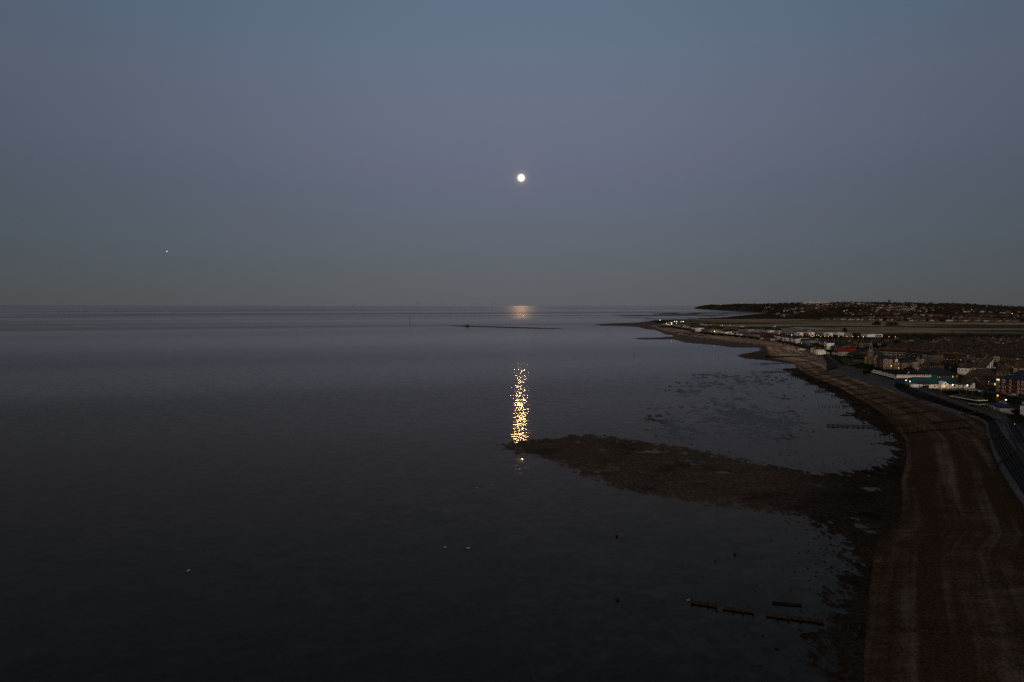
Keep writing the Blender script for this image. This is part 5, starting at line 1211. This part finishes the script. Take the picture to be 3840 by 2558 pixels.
for (Yd, Xd, Zd, px) in oth:
    w = random.choice([9,11,14]); n0 = len(mb.V); a = random.uniform(-.6,.6); wi = random.choice([0,0,1,2,3]); mb.box(-w/2,w/2,-4,4,-3,5,wi); mb.prism(-w/2,w/2,-4,4,5.01,8,'x',random.choice([4,5,6]),.3)
    for i in range(n0, len(mb.V)):
        x_, y_, z_ = mb.V[i]; mb.V[i] = (Xd+x_*math.cos(a)-y_*math.sin(a), Yd+x_*math.sin(a)+y_*math.cos(a), Zd+z_)
tag(mb.build('upper_hillside_houses', HW+HR), 'hundreds of tiny house fronts scattered over the upper hillside', 'houses', kind='stuff')
mb = MB()
for i in range(150):
    px = random.choice([random.gauss(2690, 30), random.gauss(2760, 25), random.gauss(3050, 20)]); s = random.uniform(.8,.98)
    Xd, Yd, Zd = [float(v[0]) for v in hill_pt(np.array([px]), s)]
    w = 14; mb.box(Xd-w, Xd+w, Yd-4, Yd+4, Zd, Zd+11, 0)
tag(mb.build('caravans', [HW[0]]), 'rows of tiny white caravans along the clifftop', 'caravans', kind='stuff')

# single trees and thickets
tree('bare2', G(3594,1459,ZG), 1.05, 'large bare brown tree in front of the teal roof')
tree('bare', G(3613,1462,ZG), .8, 'smaller bare tree at the right of the big one before the hall')
tree('bare', G(3832,1480,ZG), .9, 'bare tree in front of the red flats at the right edge'); tree('russet', G(3736,1511,ZG), .42, 'low russet bush under the orange street lamp'); tree('russet', G(3752,1508,ZG), .5, 'round russet bush right of the one under the lamp')
tree('ever', G(3362,1312,ZG), 1.35, 'big dark evergreen rising above the rooftops right of the spire'); tree('ever', G(3345,1314,ZG), .9, 'smaller dark evergreen left of the big one')
tree('bush', G(3405,1386,ZG), 1.0, 'dark bush at the foot of the narrow white house'); tree('bush', G(3398,1388,ZG), .8, 'dark bush at the right end of the yellow flats')
tree('hedge', G(3250,1403,ZG), 1.1, 'brown scrub at the left end of the long pale roof'); tree('ever', G(3812,1563,ZG), .42, 'dark shrub at the foot of the white building'); tree('hedge', G(3820,1578,ZG), 1., 'dark hedge below the white building corner')
tree('hedge', G(3170,1373,ZG), .8, 'dark clump at the turn of the promenade')
for i, (x_, y_, s_) in enumerate([(3050,1303,.9),(3060,1306,1.),(3071,1309,.9),(3082,1311,.8)]): tree('russet', G(x_, y_, ZG), s_, ['leftmost russet tree before the turreted houses','second russet tree before the turreted houses','third russet tree before the turreted houses','rightmost russet tree before the turreted houses'][i], 'russet trees on the bay front')
for i in range(6): tree('hedge', G(3585+i*19+random.uniform(-4,4), 1477+i*5.5, ZG), random.uniform(.5,.8), f'{ordw(i)} low shrub from the left in the bed behind the shelter', 'shrubs in the bed behind the shelter')
for i in range(34):
    x_ = 3330+i*16+random.uniform(-6,6); tree('bare' if i % 3 else 'bare2', G(x_, 1272+random.uniform(-3,3)+max(0,(x_-3500)*.012), 2.5), random.uniform(.7,1.2), f'{ordw(i)} bare tree from the left in the belt before the marsh', 'bare trees along the marsh edge')
for i in range(22): tree('bare', G(2580+i*6.3+random.uniform(-3,3), 1236+i*.55-random.uniform(2,7), 2.6), random.uniform(.9,1.4), f'{ordw(i)} bare tree from the left in the far seafront thicket', 'brown thicket behind the far seafront')
for i in range(12): tree('bush', G(2446+i*5.5+random.uniform(-2,2), 1209+i*.25+random.uniform(-1,1), 2.5), random.uniform(1.2,2.), f'{ordw(i)} dark bush from the left among the tip chalets', 'bushes at the far tip')
for i in range(10): tree('russet' if i % 3 == 0 else 'bare', G(2905+i*27, 1276+i*1.4, 2.8), random.uniform(.5,.8), f'{ordw(i)} small tree from the left below the campus', 'small trees below the campus')
tree('ever', G(3168,1250,2.4), 1.2, 'round dark tree right of the campus cubes'); tree('bush', G(3292,1219,2.2), 3.2, 'isolated dark thorn thicket out on the marsh'); tree('bush', G(3340,1222,2.2), 3., 'longer dark thicket right of the isolated one on the marsh'); tree('bush', G(3352,1222,2.2), 3., 'dark thicket at the right end of the marsh pair')
mb = MB(); rnd = random.Random(4)
for i in range(5200):
    px = rnd.uniform(2640, 4300); s = rnd.uniform(.0,1.0)
    Xd, Yd, Zd = [float(v[0]) for v in hill_pt(np.array([px]), s)]
    if float(vnoise(np.array([Xd/210.]), np.array([Yd/300.]), 77)[0]) < .45 and s < .93: continue
    for q in range(2):
        c = Vector((Xd+rnd.gauss(0,10), Yd+rnd.gauss(0,12), Zd+rnd.uniform(1,5))); r_ = rnd.uniform(4,9)
        n = len(mb.V)
        for e in range(5): a = e*1.257+rnd.random(); mb.V.append(c+Vector((math.cos(a)*r_, math.sin(a)*r_*.6, rnd.uniform(-3,3))))
        mb.V.append(c+Vector((0,0,r_*rnd.uniform(.5,1.1))))
        for e in range(5): mb.F.append((n+e, n+(e+1)%5, n+5)); mb.M.append(0)
tag(mb.build('hillside_woodland', [M('winter_wood', (.032,.025,.020), .95, .0, .5, .02)]), 'dark leafless woodland masses between the hillside houses', 'woodland', kind='stuff')

# ------------------------------------------------------------------ lamps
def lamp(px, py, hz, lb, mat, group, ht=6., rad=.28, zb=ZG, power=0., col=(1,1,1)):
    """street lamp whose lit head appears at the given line of sight"""
    p = G(px, py, zb+ht); r = empty('street_lamp', (p.x, p.y, zb)); tag(r, lb, 'street lamp', group)
    MB().bar((0,0,-.2),(0,0,ht),.09,0,6,.05).bar((0,0,ht),(0,-.5,ht+.08),.05).build('pole', [GREYW], r)
    sphere('lamp_head', (0,-.5,ht), rad, mat, 10, 6, r)
    if power:
        ld = bpy.data.lights.new('lamp_light', 'POINT'); ld.energy = power; ld.color = col; ld.shadow_soft_size = rad+.05
        o = bpy.data.objects.new('lamp_light', ld); COL.objects.link(o); o.parent = r; o.location = (0,-.55,ht-.35)
W_, O_ = (1,.85,.65), (1,.45,.1)
for a in [(3396,1426,'left white lamp on the promenade before the hall',LWHITE,5,.28,40,W_),(3411,1430,'right white lamp on the promenade before the hall',LWHITE,5,.28,40,W_),(3571,1443,'brightest white lamp against the hall front',LWHITE,3.6,.36,90,W_),(3626,1445,'white lamp at the right end of the hall front',LWHITE,3.6,.36,70,W_),
    (3739,1483,'orange lamp above the lawn near the red flats',LORANGE,5.5,.36,60,O_),(3770,1499,'white lamp above the lawn by the cafe',LWHITE,4.5,.28,20,W_),(3341,1372,'orange lamp glowing on the yellow brick flats',LORANGE,4.5,.36,420,O_),(3369,1380,'small orange lamp at the foot of the yellow flats',LORANGE,3.,.28,20,O_),
    (3706,1431,'dim yellow-green lamp left of the red flats',LORANGE,5,.16,0,O_),(3712,1397,'dim green-yellow lamp in the side street',LORANGE,5,.2,0,O_),(3822,1370,'yellow lamp at the far right among the roofs',LORANGE,5,.3,0,O_)]:
    lamp(a[0], a[1], 0, a[2], a[3], 'lit street lamps near the hall', a[4], a[5], ZG, a[6], a[7])
for i, (x_, y_) in enumerate([(3529,1460),(3625,1461),(3646,1463),(3684,1464)]): 
    p = G(x_, y_, ZG+4.2); r = empty('park_lamp', (p.x,p.y,ZG)); tag(r, ['unlit lamp post before the gabled porch','unlit lamp post by the parked cars','unlit lamp post left of the small road','unlit lamp post nearest the shrubs'][i], 'lamp post')
    MB().bar((0,0,0),(0,0,4),.07,0,6).build('pole', [GREYW], r); sphere('globe', (0,0,4.2), .22, FRAME, 8, 6, r)
ped = [(2922,1250),(2934,1256.5,1),(2969,1256,1),(3040,1260),(3045,1262),(3062,1256.5),(3070,1258),(3077,1262),(3093,1261.5),(3106,1262.5),(3144,1261.5),(3176,1261.5),(3197,1261.5),(3218,1262.5),(3237,1263,1),(3333,1262),(3357,1263.5)]
for i, q in enumerate(ped): lamp(q[0], q[1], 0, f'{ordw(i)} tiny glowing lamp from the left along the campus road', LWHITE if len(q) > 2 else LORANGE, 'small lamps along the campus road', 5, .40, 3.)
tip = [(2475,1200.5,.9),(2499,1213,.8),(2518.5,1212,1.1),(2519,1216,.7),(2530,1206,1.),(2538,1206,.9),(2554,1206.5,.7),(2562,1206,1.1),(2537,1213,.6),(2679,1242.5,.7)]
for i, q in enumerate(tip): lamp(q[0], q[1], 0, f'{ordw(i)} bright lamp from the left at the far tip of the bay', LWHITE, 'lamps at the far tip', 6, q[2], 2.6)
for i, q in enumerate([(2667,1218.5),(2703,1221),(2709,1220),(2737,1220.5)]): lamp(q[0], q[1], 0, f'{ordw(i)} faint yard lamp from the left on the marsh edge', LORANGE, 'faint lamps on the marsh edge', 6, .5, 2.4)
for i in range(15):
    px = random.choice([random.uniform(2726,2860), random.uniform(2900,3500), random.uniform(3020,3400), random.uniform(3600,3830)]); s = random.uniform(0,.7)
    Xd, Yd, Zd = [float(v[0]) for v in hill_pt(np.array([px]), s)]
    r = empty('hill_lamp', (Xd,Yd,Zd)); tag(r, f'{ordw(i)} tiny distant {"orange" if i % 3 else "white"} street light on the hillside', 'street lamp', 'tiny lights on the hillside')
    MB().bar((0,0,-2),(0,0,11),.12).build('pole', [GREYW], r); sphere('lamp_head', (0,-.6,11), random.choice([.45,.55,.85,.6]), LORANGE if i % 3 else LWHITE, 8, 5, r)
# warm light inside the porch
ld = bpy.data.lights.new('porch_light', 'POINT'); ld.energy = 90; ld.color = (1,.6,.25); ld.shadow_soft_size = .2
p_ = G(3535,1448,ZG+2.1); o = bpy.data.objects.new('porch_light', ld); COL.objects.link(o); o.location = p_+Vector((0,-.9,0))
fl = empty('flagpole', G(3403,1452,ZG)); tag(fl, 'thin white pole rising beside the promenade lamps', 'pole'); MB().bar((0,0,0),(0,0,10.5),.09,0,6,.05).build('mast', [FRAME], fl); MB().box(0,1.2,-.05,.05,10,10.3).build('arm', [FRAME], fl)

# ------------------------------------------------------------------ cars
def car(px, py, rz, col, lb, group, z=ZG+.3, van=False, lights=None):
    r = empty('parked_car' if not van else 'white_van', G(px, py, z), rz); tag(r, lb, 'car' if not van else 'van', group)
    L2, H1 = (2.1, .85) if not van else (2.6, 1.1)
    mb = MB(); prof = [(-L2,.3),(-L2,H1),(-L2*.82,H1+.08),(-L2*.55,1.45),(L2*.25,1.45),(L2*.55,H1+.05),(L2,H1-.12),(L2,.3)] if not van else [(-L2,.3),(-L2,2.1),(L2*.45,2.1),(L2*.8,1.1),(L2,.95),(L2,.3)]
    n = len(prof)
    for sgn in (-.86,.86):
        for x_, z_ in prof: mb.V.append((x_, sgn*(.86 if z_ > 1.3 and not van else 1.), z_))
    mb.F += [tuple(range(n)), tuple(range(2*n-1, n-1, -1))]; mb.M += [0,0]
    for i in range(n): mb.F.append((i, i+n, (i+1)%n+n, (i+1)%n)); mb.M.append(0)
    mb.build('body', [col], r)
    if not van: MB().box(-L2*.52,L2*.3,-.80,.80,.98,1.36).build('side_windows', [GLASS], r)
    else: MB().box(L2*.42,L2*.7,-.88,.88,1.15,1.8).build('side_windows', [GLASS], r)
    for x_ in (-L2*.62, L2*.62):
        for y_ in (-.8,.8): cached('wheel', 'whl', [M('black_rubber', None)], lambda m: m.bar((0,-.1,0),(0,.1,0),.32,0,10), r, (x_, y_, .32))
    if lights:
        for y_ in (-.65,.65): cached('tail_light', 'tl'+lights.name, [lights], lambda m: m.box(-.12,.0,-.16,.16,-.1,.1), r, (-L2-.02, y_, .75))
CB = M('car_black', (.012,.012,.014), .35, .5, .1); CS = M('car_silver', (.16,.18,.21), .4, .5, .1); CWH = M('car_white', (.42,.43,.45), .4, .5, .1); CBL = M('car_blue', (.02,.06,.14), .4, .5, .1); CR = M('car_red', (.20,.012,.012), .4, .5, .1)
g = 'cars parked beside the lawn'
for i, (x_, y_, c) in enumerate([(3608,1462,CB),(3617,1463.5,CS),(3626,1464.5,CB),(3634,1466,CS),(3644,1466,CB),(3653,1466.5,CS),(3664,1467,CBL),(3671,1470.5,CS)]):
    car(x_, y_, 1.2, c, ['black car at the left end of the row before the hall','second silver car of the row before the hall','third dark car of the row before the hall','fourth silver car of the row before the hall','fifth dark car of the row before the hall','sixth silver car of the row before the hall','dark blue car near the right end of the row','silver car at the right end of the row'][i], g, lights=LRED if i == 0 else None)
car(3434,1390, 1.3, CB, 'dark car with two red tail lights on the street behind the hall', None, lights=LRED); car(3441,1387, .2, CWH, 'white van parked behind the hall beside the brown villa', None, van=True)
car(3450,1383, .2, CS, 'small silver car right of the white van', None)
car(3767,1480,.1, CR, 'dark red car parked below the red flats', None); car(3801,1484,.15, CS, 'silver car parked right of the red car', None); car(3785,1486,.1,CB,'black car between the red and silver cars',None)
for i, (x_, y_) in enumerate([(3730,1383),(3737,1384),(3744,1385.5),(3750,1387)]): car(x_, y_, -.2, CWH, ['leftmost white car in the side street','second white car in the side street','third white car in the side street','rightmost white car in the side street'][i], 'white cars in the side street')
car(2938,1283.5,-.3, CBL, 'blue car parked in front of the white crescent', None, z=3.6); car(3758,1514,.2,CS,'silver car behind the cafe roof',None); car(3765,1517,.3,CBL,'blue car behind the cafe roof',None)

# ------------------------------------------------------------------ people
def person_mesh(walk=.35):
    v = [(0,0,.95),(0,0,1.2),(0,0,1.42),(0,0,1.53),(0,.02,1.64), (.10,walk*.3,.92),(.11,walk,.50),(.11,walk*.9,.07),(.11,walk*.9+.14,.03), (-.10,-walk*.2,.92),(-.11,-walk*.3,.5),(-.11,-walk*1.1,.1),(-.11,-walk*1.1+.14,.05),
         (.2,0,1.40),(.27,-.1,1.14),(.27,.04,.90), (-.2,0,1.40),(-.27,.1,1.14),(-.27,.22,.95)]
    e = [(0,1),(1,2),(2,3),(3,4),(0,5),(5,6),(6,7),(7,8),(0,9),(9,10),(10,11),(11,12),(2,13),(13,14),(14,15),(2,16),(16,17),(17,18)]
    rad = [.15,.15,.15,.06,.10,.10,.07,.05,.045,.10,.07,.05,.045,.07,.05,.04,.07,.05,.04]
    me = bpy.data.meshes.new('person_skin'); me.from_pydata(v, e, []); o = bpy.data.objects.new('tmp', me); COL.objects.link(o)
    m = o.modifiers.new('s', 'SKIN'); me.skin_vertices[0].data[0].use_root = True
    for i, r_ in enumerate(rad): me.skin_vertices[0].data[i].radius = (r_, r_*(.8 if i < 3 else 1))
    o.modifiers.new('u', 'SUBSURF').levels = 1
    dg = bpy.context.evaluated_depsgraph_get(); me2 = bpy.data.meshes.new_from_object(o.evaluated_get(dg)); bpy.data.objects.remove(o)
    me2.materials.clear()
    for mt in (M('dark_coat', (.018,.018,.022), .9, .05), M('dark_jeans', (.022,.024,.035), .9, .05), M('skin_tone', (.35,.2,.14), .7, .1)): me2.materials.append(mt)
    for pl_ in me2.polygons: pl_.material_index = 2 if pl_.center.z > 1.5 else 1 if pl_.center.z < .9 else 0
    return me2
PMs = person_mesh()
def person(px, py, z, rz, lb, g=None, sc=1.):
    r = empty('person', G(px, py, z), rz); tag(r, lb, 'person', g)
    o = bpy.data.objects.new('body', PMs); COL.objects.link(o); o.parent = r; h = sphere('hair', (0,-.01,1.68), .105, DARKW, 8, 6, r); r.scale = (sc,)*3
person(3757,1604,ZP+.01,2.4,'person in dark clothes walking on the near promenade by the path line')
person(3798,1583,ZP+.01,.4,'person in black at the back edge of the near promenade')
jz = [(2937,1331,2.9,'person at the left of the group on the harbour wall'),(2964,1331,2.9,'second person on the harbour wall'),(2973,1331,2.9,'third person on the harbour wall'),(2978.5,1331,2.9,'person at the right of the group on the harbour wall')]
for i, (x_, y_, z_, lb) in enumerate(jz): person(x_, y_+1, z_, i*1.3, lb, 'people on the harbour wall', 1.15)
person(2961,1302,1.,.5,'left of two people walking on the bay beach','people on the bay beach',1.15); person(2966,1302,1.,2.,'right of two people walking on the bay beach','people on the bay beach',1.15)
bk = empty('blue_light_scooter', G(3801,1597,ZP)); tag(bk, 'small parked scooter with a pale blue light on the promenade edge', 'scooter')
MB().box(-.5,.5,-.09,.09,.12,.2).build('deck', [CB], bk); MB().bar((.45,0,.15),(.38,0,1.1),.03).build('stem', [CB], bk); sphere('lamp', (.42,0,.85), .16, emit('blue_lamp', (.35,.75,.85), .8), 8, 6, bk)
